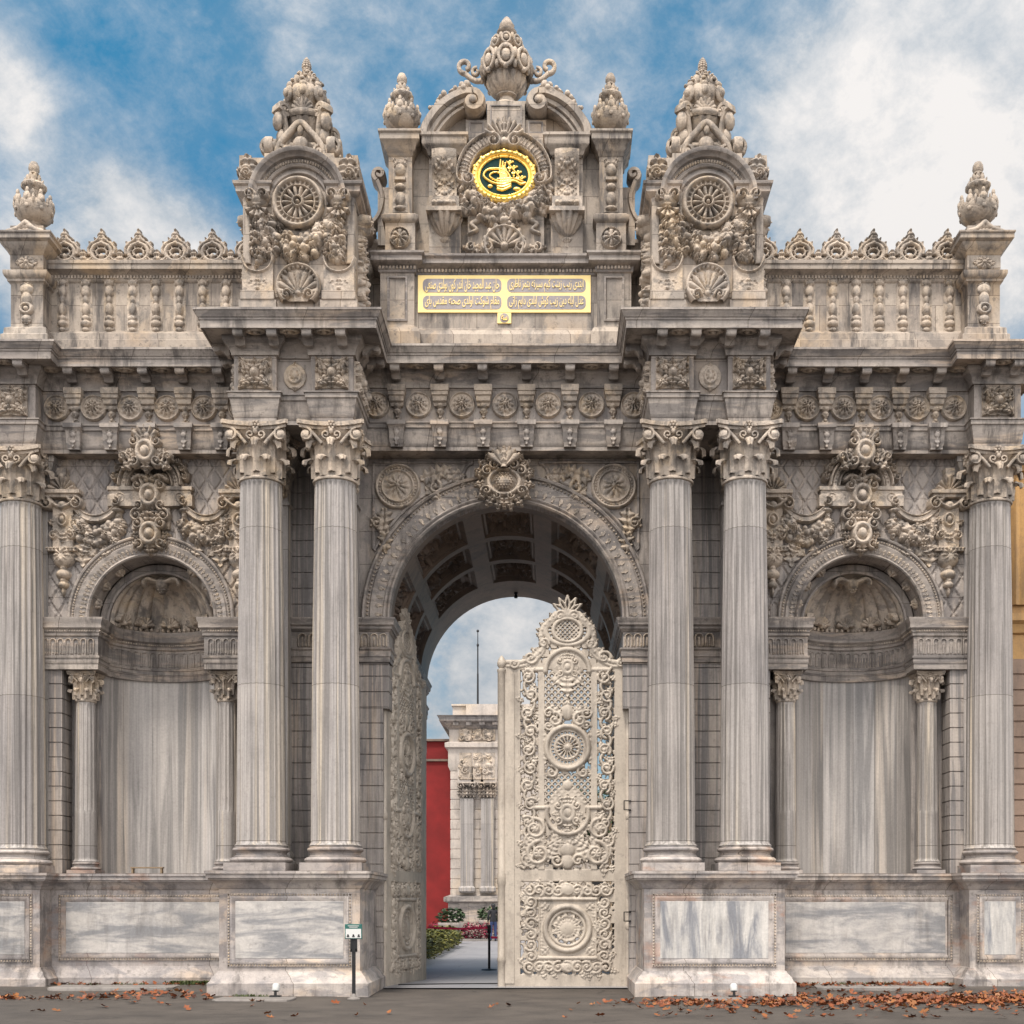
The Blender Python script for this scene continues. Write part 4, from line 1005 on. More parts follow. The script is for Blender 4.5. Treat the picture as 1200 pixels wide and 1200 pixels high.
# ---- corner piers with urns
for s in (-1, 1):
    x = s * 8.93; y = .0
    def sq(prof, hw, name, mat, par, y=y):
        m = MB(); m.sweep(prof, [(x - hw, y + .8), (x - hw, y - hw), (x + hw, y - hw), (x + hw, y + .8)]); return m.build(name, mat, par)
    p = sq([(.14, 11.7), (.14, 12.22), (.10, 12.25), (.09, 12.36), (.0, 12.42), (0, 13.20), (.02, 13.23), (.05, 13.25), (.05, 13.29), (.09, 13.32), (.11, 13.37), (.11, 13.43), (.0, 13.47), (0, 13.74), (.03, 13.76), (.05, 13.82), (.13, 13.89), (.14, 13.94), (.20, 13.98), (.20, 14.06), (.22, 14.08), (.22, 14.11), (.1, 14.13), (-.25, 14.15)], .30, 'parapet_pier', M_ATTIC, gate)
    m = MB(); m.box(x - .31, x + .31, -.31, .31, 13.5, 14.30); m.build('urn_block', M_ATTIC, p)
    r = Relief(-.35, .35, 0, .3, .014); r.sym = True; r.stroke(smooth([(0, .22), (.15, .1), (.34, .04)], 8), .05, .06); r.leaf(0, 0, pi / 2, .2, .12, .05, 3); r.dome(.1, .05, .05, h=.05); r.flat(-.3, .3, -.02, .06, .02)
    r.mb().build('acroterion', M_ORN, p, (x, -.36, 14.11))
    r = Relief(-.22, .22, -.5, .5, .013); r.dome(0, .32, .13, .13, .08); r.leaf(0, .3, pi / 2, .2, .13, .07, 3); r.dome(0, .1, .10, .18, .09); r.ring(0, -.12, .10, .1, .04, .09); r.dome(0, -.12, .06, h=.1); r.dome(0, -.33, .1, .09, .08); r.leaf(0, -.35, -pi / 2, .12, .1, .07, 2)
    r.mb().build('pier_carving', M_ORN, p, (x, -.30, 12.84), scale=(1, 1, .84))
    r = Relief(-.22, .22, -.17, .17, .013); r.sym = True; r.petals(0, 0, .17, 8, .06, .1); r.dome(0, 0, .05, h=.08); r.leaf(.1, 0, 0, .11, .1, .05, 3)
    r.mb().build('pier_carving', M_ORN, p, (x, -.30, 13.61), scale=(1, 1, .8))
    put_copy(urn, gate, (s * 8.92, -.0, 14.28)).scale = (.84, .84, 1.19)

# ---- attic block over each column pair
def garland_rel():
    r = Relief(-.98, .98, -.75, .85, .013); rg = np.random.default_rng(21)
    for s in (-1, 1):
        r.swag([(s * .70, .22), (s * .71, -.1), (s * .69, -.48)], .14, .26, 44, rg)
        r.dome(s * .72, .55, .18, .14, .22); r.spiral(s * .72 - .12, .60, .10, 0, 1.3, 1, .035, .24); r.spiral(s * .72 + .12, .60, .10, pi, 1.3, -1, .035, .24); r.leaf(s * .72, .52, -pi / 2, .2, .12, .24, 3)
        r.fan(s * .72, .44, .22, pi * 1.08, pi * 1.92, 5, .22)
    r.swag(smooth([(-.60, .24), (-.48, -.02), (-.26, -.24), (0, -.32), (.26, -.24), (.48, -.02), (.60, .24)], 30), .19, .30, 110, rg, .5)
    return r.mb()
GAR = garland_rel()
def wheel_mb():
    r = Relief(-.46, .46, -.46, .46, .012)
    r.dome(0, 0, .45, h=.05, p=.05); r.H = np.where(np.hypot(r.X, r.Z) < .30, .0, r.H)
    r.ring(0, 0, .415, .415, .05, .14); r.ring(0, 0, .30, .30, .022, .11)
    for a in np.linspace(0, 2 * pi, 26, endpoint=False): r.stroke([(.325 * cos(a), .325 * sin(a)), (.385 * cos(a), .385 * sin(a))], .03, .09)
    for a in np.linspace(0, 2 * pi, 14, endpoint=False): r.stroke([(.08 * cos(a), .08 * sin(a)), (.25 * cos(a), .25 * sin(a))], .022, .10, .042, .11)
    r.ring(0, 0, .085, .085, .028, .15); r.dome(0, 0, .05, h=.15)
    return r.mb()
WHEEL = wheel_mb()
def finial_mb():
    """stepped crown: scrolled base, gadrooned vase with four volutes, tier of cartouches, pine cone"""
    m = MB()
    m.lathe([(.95, 0), (.95, .08), (.80, .14), (.68, .36), (.58, .46), (.0, .5)], 4, M=RZ(pi / 4) @ SCL(1, 1, 1.0))
    for i in range(4):
        M = RZ(i * pi / 2)
        m.ribbon(smooth([(-.46, .02), (-.40, .2), (-.2, .42), (0, .58), (.2, .42), (.40, .2), (.46, .02)], 24), .05, .14, M @ T(0, -.62, .1))
        m.ell((0, -.60, .32), (.16, .10, .14), 9, 6, M); m.ell((0, -.62, .56), (.07, .07, .10), 8, 5, M)
        for s in (-1, 1):
            m.ribbon(spiral_pts(s * .62, .2, .15, pi / 2, 1.3, -s, 22), .035, .16, M @ T(0, -.60, .05))
            m.ribbon(spiral_pts(s * .36, .13, .10, pi / 2, 1.2, s, 18), .03, .16, M @ T(0, -.66, .02))
            m.ell((s * .62, -.60, .25), (.08, .06, .08), 7, 5, M)
    m.lathe([(.20, .44), (.26, .55), (.36, .70), (.43, .86), (.45, .92)], 60, gadroon(18, .06))
    m.lathe([(.47, .92), (.51, .96), (.51, 1.02), (.47, 1.05), (.40, 1.07), (.0, 1.09)], 28)
    for i in range(4):
        M = RZ(pi / 4 + i * pi / 2)
        q = np.concatenate([smooth([(.36, .22), (.50, .40), (.52, .62), (.56, .82), (.62, .98)], 18), spiral_pts(.565, .985, .13, 0.1, 1.25, 1, 24)])
        m.ribbon(q, .05, .26, M)
        m.ell((.52, 0, .99), (.06, .16, .06), 8, 5, M)
        m.ell((.66, 0, .80), (.09, .13, .17), 8, 6, M); m.ell((.6, 0, .55), (.07, .11, .14), 8, 6, M); m.ell((.66, 0, 1.04), (.05, .12, .05), 7, 5, M)
    for i in range(4):          # shell lunettes on the vase rim
        r = Relief(-.22, .22, 0, .24, .014); r.fan(0, 0, .22, .02, pi - .02, 7, .06, .1); m.merge(r.mb(), RZ(i * pi / 2) @ T(0, -.40, 1.03))
    m.lathe([(.24, 1.04), (.20, 1.12), (.26, 1.2), (.38, 1.32), (.40, 1.42), (.34, 1.54), (.25, 1.62), (.17, 1.74), (.09, 1.86), (.0, 1.88)], 40, gadroon(12, .10))
    for i in range(8):
        a = i * pi / 4 + pi / 2; M = RZ(a) @ T(.36 + .06 * (i % 2), 0, 1.38)
        m.ell((0, 0, 0), (.06, .13, .15), 9, 6, M); m.ell((.06, 0, 0), (.05, .07, .08), 8, 5, M); m.ell((-.02, 0, .16), (.05, .08, .06), 7, 5, M)
        m.ell((-.16, .05, .28), (.07, .08, .10), 7, 5, M)
    for z_, r_, n_, k_ in ((1.16, .27, 10, .8), (1.56, .30, 10, 1.0), (1.66, .23, 9, .9), (1.76, .17, 8, .75), (1.84, .115, 7, .6)):
        for i in range(n_):
            M = RZ(i * 2 * pi / n_ + z_ * 5) @ T(r_, 0, z_) @ RY(.35)
            m.ell((0, 0, 0), (.028, .075 * k_, .11 * k_), 8, 6, M); m.ell((.03, 0, .09 * k_), (.035 * k_, .05 * k_, .03 * k_), 7, 5, M)
    m.lathe([(.07, 1.86), (.06, 1.90), (.09, 1.92), (.075, 1.95)], 14)
    for z_, r_ in ((1.97, .075), (2.01, .09), (2.05, .085), (2.09, .065), (2.13, .04)):
        for i in range(8): m.ell((r_ * .75 * cos(i * pi / 4 + z_ * 40), r_ * .75 * sin(i * pi / 4 + z_ * 40), z_), (.035, .035, .03), 6, 5)
    m.ell((0, 0, 2.15), (.035, .035, .05), 8, 6)
    return m
FIN = finial_mb()
def side_pend():
    r = Relief(-.35, .35, -1.9, .6, .016); rg = np.random.default_rng(4)
    r.dome(0, .3, .2, .2, .2); r.spiral(-.13, .35, .12, 0, 1.3, 1, .04, .22); r.spiral(.13, .35, .12, pi, 1.3, -1, .04, .22)
    r.swag([(0, .1), (.02, -.5), (0, -1.0), (0, -1.75)], .2, .24, 70, rg); return r.mb()
SIDE = side_pend()

def pav_attic(s):
    cx = 3.63 * s; yf = -1.42; hw = .98; zc = 14.06
    m = MB(); m.box(cx - hw, cx + hw, yf, .3, 11.7, 14.40)
    m.cbox(cx - .50, cx + .50, yf - .03, yf + .5, 12.4, 14.3, .02)
    for d in (-1, 1):
        m.box(cx + d * .72 - .33, cx + d * .72 + .33, yf - .10, yf + .2, 11.75, 12.34)
        m.cbox(cx + d * .72 - .30, cx + d * .72 + .30, yf - .12, yf + .2, 12.34, 12.5, .01)
        m.cbox(cx + d * .92 - .07, cx + d * .92 + .07, yf - .05, yf + .2, 13.0, 14.2, .02)
    b = m.build('attic_block', M_ATTIC, gate)
    CP = [(0, 14.10), (.02, 14.11), (.03, 14.17), (.08, 14.21), (.12, 14.25), (.12, 14.34), (.16, 14.37), (.17, 14.42), (-.4, 14.44)]
    m = MB(); m.sweep(CP, [(cx - hw, .3), (cx - hw, yf), (cx - .62, yf), (cx - .62, yf + .2)]); m.sweep(CP, [(cx + .62, yf + .2), (cx + .62, yf), (cx + hw, yf), (cx + hw, .3)])
    pts = np.concatenate([[(cx - .52, zc)], arc(cx, zc + .06, .52, pi, 0, 34), [(cx + .52, zc)]])
    m.wsweep([(-.05, -.2), (-.04, .0), (-.02, .04), (.01, .04), (.02, .015), (.07, .015), (.075, .075), (.105, .10), (.13, .075), (.135, .04), (.22, .06), (.225, .13), (.26, .16), (.28, .22), (.33, .25), (.34, .25), (.36, -.3)], pts, T(0, yf, 0))
    cn = m.build('attic_cornice', M_TRIM, b)
    g = MB()
    for a in np.linspace(.05, pi - .05, 44): g.ell((cx + .70 * cos(a), yf - .05, zc + .06 + .70 * sin(a)), (.024, .03, .040), 6, 4)
    g.build('bead_moulding', M_ORN, cn)
    WHEEL.build('wheel_rosette', M_ORN, b, (cx, yf - .04, zc))
    GAR.build('garland', M_ORN, b, (cx, yf - .01, 13.55))
    for d in (-1, 1):
        r = Relief(-.31, .31, 0, .66, .013); zt = .34 + .26 * (1 - np.sqrt((1 - (r.X / .30) ** 2).clip(0)))
        r.H = np.where((np.abs(r.X) < .28) & (r.Z < zt), .08, r.H); r.sym = True
        r.stroke(smooth([(0, .335), (.12, .36), (.21, .43), (.26, .54), (.27, .60)], 12), .028, .13); r.leaf(0, .06, pi / 2, .2, .08, .13, 3); r.leaf(.03, .05, .9, .24, .07, .12, 3); r.dome(.0, .05, .05, h=.13)
        r.mb().build('scroll_plinth', M_ORN, b, (cx + d * .72, yf - .005, 12.5))
        o = SIDE.build('side_pendant', M_ORN, b, (cx + d * (hw + .005), -.75, 13.7), d * pi / 2)
    r = Relief(-.42, .42, -.1, .62, .013); r.dome(0, .18, .40, .40, .05, .1); r.fan(0, .04, .38, -.1, pi + .1, 9, .13, .1); r.ring(0, .18, .36, .36, .035, .13)
    for a in np.linspace(0, pi, 13): r.dome(.32 * cos(a), .18 + .32 * sin(a), .04, h=.11)
    r.spiral(-.2, -.0, .09, 0, 1.2, 1, .03, .15); r.spiral(.2, -.0, .09, pi, 1.2, -1, .03, .15)
    r.mb().build('shell_carving', M_ORN, b, (cx, yf - .03, 12.42))
    # carved blocks over the cornice and the crowning finial
    m = MB(); m.box(cx - 1.04, cx + 1.04, yf + .015, .3, 14.43, 14.92); m.box(cx - .62, cx + .62, yf + .012, yf + .3, 14.40, 15.0)
    for d in (-1, 1): m.box(*sorted((cx + d * .84, cx + d * 1.05)), yf - .05, yf + .2, 14.43, 14.925)
    bl = m.build('crown_block', M_ATTIC, b)
    for d in (-1, 1):
        r = Relief(-.3, .3, 0, .75, .014); r.leaf(0, 0, pi / 2, .62, .24, .12, 4, -.15); r.leaf(-.05, 0, pi / 2 + .5, .42, .13, .1, 3); r.spiral(.08, .14, .11, 0, 1.3, 1, .04, .12); r.leaf(.1, .02, .9, .4, .12, .1, 3)
        r.mb().build('acroterion', M_ORN, bl, (cx + d * .84, yf - .06, 14.46), scale=(d * .8, 1, .74)); m = MB(); m.ell((0, 0, .16), (.07, .09, .24), 8, 7); m.ell((0, -.03, .36), (.045, .05, .12), 8, 6); m.build('corner_horn', M_ORN, bl, (cx + d * 1.02, yf + .02, 14.46))
    o = fin if s < 0 else copy_of(fin, gate)
    o.location = (cx, -.72, 14.90); o.scale = (.93, .93, 1.03)
fin = FIN.build('crown_finial', M_ORN, gate, (0, 0, 0), angle=55)
for s in (-1, 1): pav_attic(s)

# ---- central attic
m = MB(); m.box(-2.34, 2.34, .04, 1.6, 11.7, 13.77)
BA = [(.12, 11.7), (.12, 12.36), (.10, 12.38), (.08, 12.44), (.02, 12.50), (0, 12.52)]
AP = [(-2.36, 1.2), (-2.36, -.12), (-1.72, -.12), (-1.72, -.0), (1.72, -.0), (1.72, -.12), (2.36, -.12), (2.36, 1.2)]
m.sweep(BA + [(0, 13.6)], AP)
at = m.build('central_attic', M_ATTIC, gate)
m = MB(); m.sweep([(0, 13.5), (.03, 13.52), (.04, 13.56), (.04, 13.61), (.10, 13.64), (.16, 13.68), (.16, 13.76), (.20, 13.80), (.20, 13.84), (-.4, 13.86)], AP); ac = m.build('attic_cornice', M_TRIM, at)
g = MB()
for x in np.arange(-2.38, 2.36, .065): g.box(x, x + .04, (-.19 if abs(x + .02) > 1.70 else -.07), .0, 13.56, 13.615)
g.build('dentil_row', M_ORN, ac)
for s in (-1, 1):
    m = MB(); m.wsweep([(0, -.02), (0, .02), (.03, .03), (.05, .0)], [(-.19, -.42), (.19, -.42), (.19, .42), (-.19, .42)], closed=True); m.build('pilaster_frame', M_TRIM, at, (s * 2.04, -.122, 13.02))
# gilded inscription panel: frame, four cartouches, lettering
IW, IH = 3.26, .70
m = MB(); m.box(-IW / 2, IW / 2, -.02, .03, -IH / 2, IH / 2); ip = m.build('inscription_panel', M_GOLD2, at, (-.03, -.012, 13.16))
AR = {'ا': 0xFE8D, 'ب': 0xFE8F, 'ت': 0xFE95, 'ج': 0xFE9D, 'خ': 0xFEA5, 'ح': 0xFEA1, 'د': 0xFEA9, 'ر': 0xFEAD, 'ز': 0xFEAF, 'س': 0xFEB1, 'ش': 0xFEB5, 'ص': 0xFEB9, 'ض': 0xFEBD, 'ط': 0xFEC1, 'ظ': 0xFEC5, 'ع': 0xFEC9, 'غ': 0xFECD, 'ف': 0xFED1, 'ق': 0xFED5, 'ك': 0xFED9, 'ل': 0xFEDD, 'م': 0xFEE1, 'ن': 0xFEE5, 'ه': 0xFEE9, 'و': 0xFEED, 'ي': 0xFEF1, 'ى': 0xFEEF}
STOP = set('ادرزوى')
def shape(t):
    out = []
    for w in t.split(' '):
        for i, c in enumerate(w):
            pj = i > 0 and w[i - 1] not in STOP; nj = i < len(w) - 1 and c not in STOP
            k = (1 if pj else 0) if not nj else (3 if pj else 2)
            if c in STOP: k = 1 if pj else 0
            out.append(chr(AR[c] + k))
        out.append(' ')
    return ''.join(reversed(out)).strip()
def text_mesh(body, ext=.006, shear=0.0):
    c = bpy.data.curves.new('lettering', 'FONT'); c.body = body; c.extrude = ext; c.shear = shear; c.resolution_u = 3
    o = bpy.data.objects.new('lettering', c); COL.objects.link(o)
    dg = bpy.context.evaluated_depsgraph_get(); dg.update(); me = bpy.data.meshes.new_from_object(o.evaluated_get(dg)); bpy.data.objects.remove(o)
    v = np.empty(len(me.vertices) * 3, np.float32); me.vertices.foreach_get('co', v); return me, v.reshape(-1, 3)
def lettering(body, x0, x1, z0, z1, mat, parent, name='lettering', ext=.012, shear=0.0):
    me, v = text_mesh(body, 1.0, shear); lo, hi = v.min(0), v.max(0); w = v.copy()
    w[:, 0] = x0 + (v[:, 0] - lo[0]) / (hi[0] - lo[0]) * (x1 - x0); w[:, 2] = z0 + (v[:, 1] - lo[1]) / (hi[1] - lo[1]) * (z1 - z0); w[:, 1] = -ext * np.sign(v[:, 2])
    me.vertices.foreach_set('co', w.ravel().astype(np.float32)); me.update(); me.materials.clear(); me.materials.append(mat)
    o = bpy.data.objects.new(name, me); return place(o, parent)
LINES = [['حان عبد المجيد خان اندر كون بولدى صنعى', 'ايتدى زيب زينت كيم سيرنه يتمز ناظرى'], ['مقام شوكت اولدى صحنه مقدس باى', 'عدل ايله دين زيب كوش ايلدى دايم زاتى']]
for iz in (0, 1):
    for ix in (0, 1):
        cw, ch = 1.485, .258; x = (-.795, .795)[ix]; z = (.155, -.165)[iz]
        P = []; rr_ = .09
        for (qx, qz, a0) in ((1, 1, 0), (-1, 1, pi / 2), (-1, -1, pi), (1, -1, 3 * pi / 2)):
            P += [(x + qx * (cw / 2 - rr_) + rr_ * cos(a), z + qz * (ch / 2 - rr_) + rr_ * sin(a)) for a in np.linspace(a0, a0 + pi / 2, 6)]
        P = np.array(P); n = len(P)
        m = MB(); V = np.concatenate([np.stack([P[:, 0], np.full(n, -.024), P[:, 1]], -1), [[x, -.024, z]]]); m.add(V, [(i, (i + 1) % n, n) for i in range(n)])
        V = np.concatenate([np.stack([P[:, 0], np.full(n, -.024), P[:, 1]], -1), np.stack([P[:, 0], np.full(n, .0), P[:, 1]], -1)]); m.add(V, [(i, (i + 1) % n, n + (i + 1) % n, n + i) for i in range(n)])
        f = m.build('inscription_field', M_LILAC, ip)
        lettering(shape(LINES[iz][ix]), x - .70, x + .70, z - .125, z + .125, M_GOLD2, f, ext=.034)
m = MB(); m.box(-.13, .13, -.02, .03, -.10, .10); sg = m.build('signature_tablet', M_GOLD2, ip, (0, 0, -.455))
m = MB(); m.lathe([(.085, 0), (.085, .03), (0, .031)], 20, M=RX(pi / 2)); sf = m.build('tablet_field', M_LILAC, sg)
lettering(shape('سنه'), -.055, .055, -.05, .05, M_GOLD, sf, ext=.045)

# upper storey
m = MB(); m.box(-1.80, 1.80, .12, 1.3, 13.8, 16.06)
m.box(-.72, .72, -.02, 1.0, 13.8, 16.2); m.box(-.36, .36, .0, .9, 16.2, 16.82); m.box(-.76, .76, .06, .9, 16.2, 16.5)
m.box(-2.75, 2.75, .35, 1.2, 11.7, 14.2); m.sweep([(0, 14.1), (.06, 14.12), (.08, 14.2), (.14, 14.25), (.14, 14.32), (-.3, 14.34)], [(-2.75, .35), (2.75, .35)])
# stepped backing of the curved pediment
a = np.linspace(0, pi, 30); P = np.array([[(1.50 * cos(t), y, 16.05 + .66 * sin(t)) for y in (.2, 1.0)] for t in a]); m.grid(P)
V = np.concatenate([P[:, 0], [[0, .2, 16.05]]]); m.add(V, [(i, i + 1, len(a)) for i in range(len(a) - 1)])
up = m.build('attic_storey', M_ATTIC, gate)
m = MB()
for (x0, x1, z0, z1) in ((-.30, .30, 16.36, 16.74), (-.70, -.42, 16.24, 16.46), (.42, .70, 16.24, 16.46)):
    m.wsweep([(0, -.02), (0, .015), (.02, .02), (.035, .0)], [(x0, z0), (x1, z0), (x1, z1), (x0, z1)], T(0, -.003 if abs(x0) < .35 else .057, 0), closed=True)
m.build('panel_frame', M_TRIM, up)
for s in (-1, 1):
    x = s * 1.98
    m = MB()
    for prof, hw, yf in (([(0, 13.8), (0, 14.42), (.03, 14.44), (.06, 14.48), (.06, 14.55), (.02, 14.58), (0, 14.60)], .28, -.18), ([(0, 14.58), (0, 15.72)], .22, -.14), ([(0, 15.68), (.02, 15.70), (.03, 15.76), (.07, 15.80), (.08, 15.86), (.15, 15.94), (.15, 16.04), (.18, 16.07), (.18, 16.11), (-.2, 16.12)], .22, -.14)):
        m.sweep(prof, [(x - hw, .6), (x - hw, yf), (x + hw, yf), (x + hw, .6)])
    m.box(x - .2, x + .2, -.1, .5, 15.9, 16.13)
    p = m.build('attic_pilaster', M_ATTIC, gate)
    r = Relief(-.15, .15, -.55, .5, .013); r.flat(-.14, .14, -.53, .48, .004); r.leaf(-.02, .3, pi / 2 + .5, .2, .07, .07, 2); r.leaf(.02, .3, pi / 2 - .5, .2, .07, .07, 2); r.dome(0, .26, .10, .12, .09); r.flat(-.1, .1, .05, .12, .07); r.dome(0, -.06, .10, .07, .1); r.dome(0, -.28, .10, .14, .09); r.dome(0, -.45, .11, .05, .08)
    r.mb().build('pilaster_carving', M_ORN, p, (x, -.142, 15.16))
    r = roundel(.2, M_ORN, 'x'); r.petals(0, 0, .19, 8, .11, .1); r.dome(0, 0, .05, h=.13); r.mb().build('pilaster_rosette', M_ORN, p, (x, -.18, 14.12))
    put_copy(urn, gate, (x, .12, 16.11)).scale = (.80, .80, 1.12)
    # side volute
    q = np.concatenate([spiral_pts(2.42, 15.55, .13, -pi * .4, 1.2, 1, 20)[::-1], smooth([(2.46, 15.43), (2.36, 15.1), (2.45, 14.75), (2.66, 14.55)], 12), spiral_pts(2.62, 14.40, .17, pi * .4, 1.1, -1, 18)])
    m = MB(); q[:, 0] *= s; m.ribbon(q, .05, .4, T(0, .35, 0)); m.box(*sorted((s * 2.2, s * 2.45)), .2, .55, 14.2, 15.3)
    m.build('side_volute', M_ATTIC, gate)
    # scroll console, its cap and the fluted pendant under it
    x = s * 1.15
    m = MB(); m.sweep([(0, 15.72), (.02, 15.75), (.04, 15.81), (.10, 15.86), (.12, 15.89), (.12, 16.0), (.15, 16.03), (.15, 16.08), (-.3, 16.09)], [(x - .30, .3), (x - .30, -.12), (x + .30, -.12), (x + .30, .3)]); m.box(x - .28, x + .28, -.1, .3, 15.7, 16.07)
    m.box(x - .30, x + .30, -.04, .3, 13.84, 15.77)
    cp = m.build('console_block', M_ATTIC, up)
    m = MB(); zz = np.linspace(0, 1.12, 24); t = zz / 1.12
    yy = .12 + .16 * t ** 1.5 + .14 * np.exp(-((t - .08) / .10) ** 2) + .05 * np.sin(t * 9)
    P = np.array([[(u * .23, -yv * (1 - .12 * abs(u) ** 3), z_) for u in (-1, -.8, -.5, -.2, 0, .2, .5, .8, 1)] for z_, yv in zip(zz, yy)])
    P = np.concatenate([P[:, :1] * [1, 0, 1], P, P[:, -1:] * [1, 0, 1]], 1); m.grid(P); m.grid(np.stack([P[0], P[0] * [1, 0, 1]], 0))
    r = Relief(-.22, .22, 0, 1.1, .013)
    for k in range(4):
        z0 = .95 - k * .25
        r.leaf(-.02, z0, -pi / 2 - .55, .3, .09, .07, 3); r.leaf(.02, z0, -pi / 2 + .55, .3, .09, .07, 3); r.dome(0, z0 - .12, .035, .06, .08)
    for j in range(5): r.dome(-.18 + j * .09, .1, .05, .09, .06)
    R2 = r.mb(); V = R2.V[0]; V[:, 1] -= np.interp(V[:, 2], zz, yy) - .02
    m.merge(R2); m.build('scroll_console', M_ORN, cp, (x, -.0, 14.64))
    m = MB(); m.lathe([(.0, 0), (.03, .02), (.06, .07), (.05, .13), (.09, .17), (.10, .21), (.06, .24), (.16, .32), (.26, .46), (.30, .58), (.31, .60)], 72, gadroon(14, .20), T(0, 0, 0)); m.box(-.33, .33, -.33, .1, .60, .68); m.box(-.28, .28, -.27, .1, .68, .9)
    m.build('fluted_pendant', M_ORN, cp, (x, -.0, 13.98))
    # half of the broken curved pediment, ending in a scroll
    q = np.concatenate([smooth([(1.55, 16.06), (1.50, 16.29), (1.32, 16.56), (1.08, 16.77), (.80, 16.90), (.62, 16.91)], 30), spiral_pts(.62, 16.73, .19, pi / 2, 1.3, 1, 28, .1)])
    q[:, 0] *= s
    m = MB(); m.ribbon(q, np.linspace(.10, .075, len(q)), .62, T(0, .12, 0)); q2 = q[:26].copy(); q2[:, 1] -= .10; q2[:, 0] -= s * .10; m.ribbon(q2, .06, .50, T(0, .14, 0)); q3 = q2.copy(); q3[:, 1] -= .07; q3[:, 0] -= s * .06; m.ribbon(q3, .04, .42, T(0, .14, 0))
    m.ell((s * .62, -.2, 16.73), (.07, .05, .07), 10, 6)
    pd = m.build('curved_pediment', M_ATTIC, gate)
    m = MB(); rg = np.random.default_rng(9)
    for t in np.linspace(0, 1, 16):
        j = int(10 + t * 17); m.ell((q[j][0] + s * rg.uniform(0, .04), -.1 + rg.uniform(-.08, .1), q[j][1] + .12 + rg.uniform(-.03, .05) * (1 + t)), rg.uniform(.05, .09) * (.5 + t * .6), 8, 6)
    for j in (16, 21, 26): m.ell((q[j][0], .02, q[j][1] + .14), (.16, .12, .07), 9, 5)
    m.build('pediment_flowers', M_ORN, pd)
# medallion with the imperial monogram
md = MB(); md.lathe([(.0, .05), (.50, .05), (.50, .0)], 56, M=T(0, 0, 0) @ SCL(1, 1, .80) @ RX(pi / 2)); 
med = md.build('monogram_medallion', M_GREEN, up, (-.03, -.10, 15.31))
r = Relief(-.66, .66, -.54, .54, .011); r.ring(0, 0, .555, .445, .05, .08); r.ring(0, 0, .475, .37, .022, .05)
for a in np.linspace(0, 2 * pi, 34, endpoint=False): r.dome(.555 * cos(a), .445 * sin(a), .032, .032, .10)
for a in np.linspace(0, 2 * pi, 16, endpoint=False): r.dome(.60 * cos(a), .49 * sin(a), .04, .04, .06)
r.mb().build('gilded_rim', M_GOLD, med, (0, -.03, 0))
r = Relief(-.46, .46, -.36, .36, .008)
for k, x in enumerate((-.08, -.035, .01)): r.stroke(smooth([(x + .03, -.12), (x, .1), (x + .015, .30 - .03 * k)], 8), .022, .03, .016)
r.stroke(smooth([(.0, -.16), (-.22, -.12), (-.38, .0), (-.32, .11), (-.14, .14), (.02, .10), (.11, -.02), (.06, -.14)], 30), .020, .03)
r.stroke(smooth([(-.04, -.12), (-.18, -.07), (-.27, .0), (-.21, .06), (-.10, .06), (.02, .02)], 24), .016, .03)
r.stroke(smooth([(.06, -.12), (.18, -.09), (.32, -.15), (.40, -.13)], 12), .022, .03); r.stroke(smooth([(.05, -.07), (.18, -.05), (.36, -.11)], 12), .018, .03)
for q in range(5): r.stroke(smooth([(-.12, -.24 + q * .045), (-.02, -.26 + q * .05), (.12, -.20 + q * .04)], 8), .023, .03)
r.dome(0, -.15, .14, .11, .024); r.dome(-.01, .02, .08, .18, .022)
for t in range(7): r.leaf(.06 + t * .038, .25 - t * .048, (.15, -1.5)[t % 2], .13, .042, .03, 2)
r.stroke([(.05, .27), (.32, -.06)], .016, .03)
r.dome(-.26, -.19, .05, .035, .03); r.dome(.24, -.24, .07, .035, .03)
r.mb().build('monogram', M_GOLD, med, (0, -.055, 0))
r = Relief(-.92, .92, -.2, 1.15, .013); r.sym = True       # horned frame and palmette round the medallion
cr = smooth([(.14, .70), (.36, .66), (.60, .48), (.74, .22), (.76, -.02), (.66, -.12)], 40)
r.stroke(cr, .15, .10, .13, flat=True); off = cr * [1.16, 1.16]; r.stroke(off, .03, .17); r.stroke(cr * [.86, .84], .025, .15)
for i in range(2, len(cr) - 4, 2): r.stroke([cr[i] * .90, cr[i] * 1.1], .018, .13)
r.spiral(.20, .64, .14, pi / 2, 1.4, 1, .04, .2); r.spiral(.66, -.06, .13, pi * .2, 1.4, -1, .04, .2)
r.fan(0, .68, .40, .25, pi - .25, 9, .2, .1); r.leaf(0, .68, pi / 2, .42, .09, .2, 3); r.dome(0, .64, .12, .1, .2)
r.mb().build('scrolled_frame', M_ORN, up, (-.03, -.05, 15.31))
r = Relief(-.95, .95, -1.2, .2, .014); rg = np.random.default_rng(31)
r.swag(smooth([(-.66, -.12), (-.52, -.40), (-.26, -.58), (0, -.64), (.26, -.58), (.52, -.40), (.66, -.12)], 26), .20, .32, 100, rg, .5)
for s in (-1, 1):
    r.swag([(s * .72, .1), (s * .78, -.2), (s * .74, -.55)], .13, .2, 34, rg); r.stroke(smooth([(s * .5, -.7), (s * .62, -.78), (s * .52, -.88), (s * .66, -.95)], 10), .05, .06, .03)
r.mb().build('garland', M_ORN, up, (-.03, -.04, 15.24))
r = Relief(-.85, .85, -.05, .75, .014); r.sym = True; r.fan(0, .16, .42, .1, pi - .1, 7, .16, .1); r.ring(0, .16, .36, .34, .04, .17); r.spiral(.30, .14, .13, pi / 2, 1.3, -1, .04, .15); r.leaf(.42, .1, .15, .38, .12, .12, 4); r.spiral(.62, .12, .09, pi / 2, 1.2, -1, .03, .12); r.leaf(.16, .1, -.1, .3, .1, .12, 3)
r.H[:, 0:6] = np.where(r.H[:, 0:6] > 0, r.H[:, 0:6], -.03)
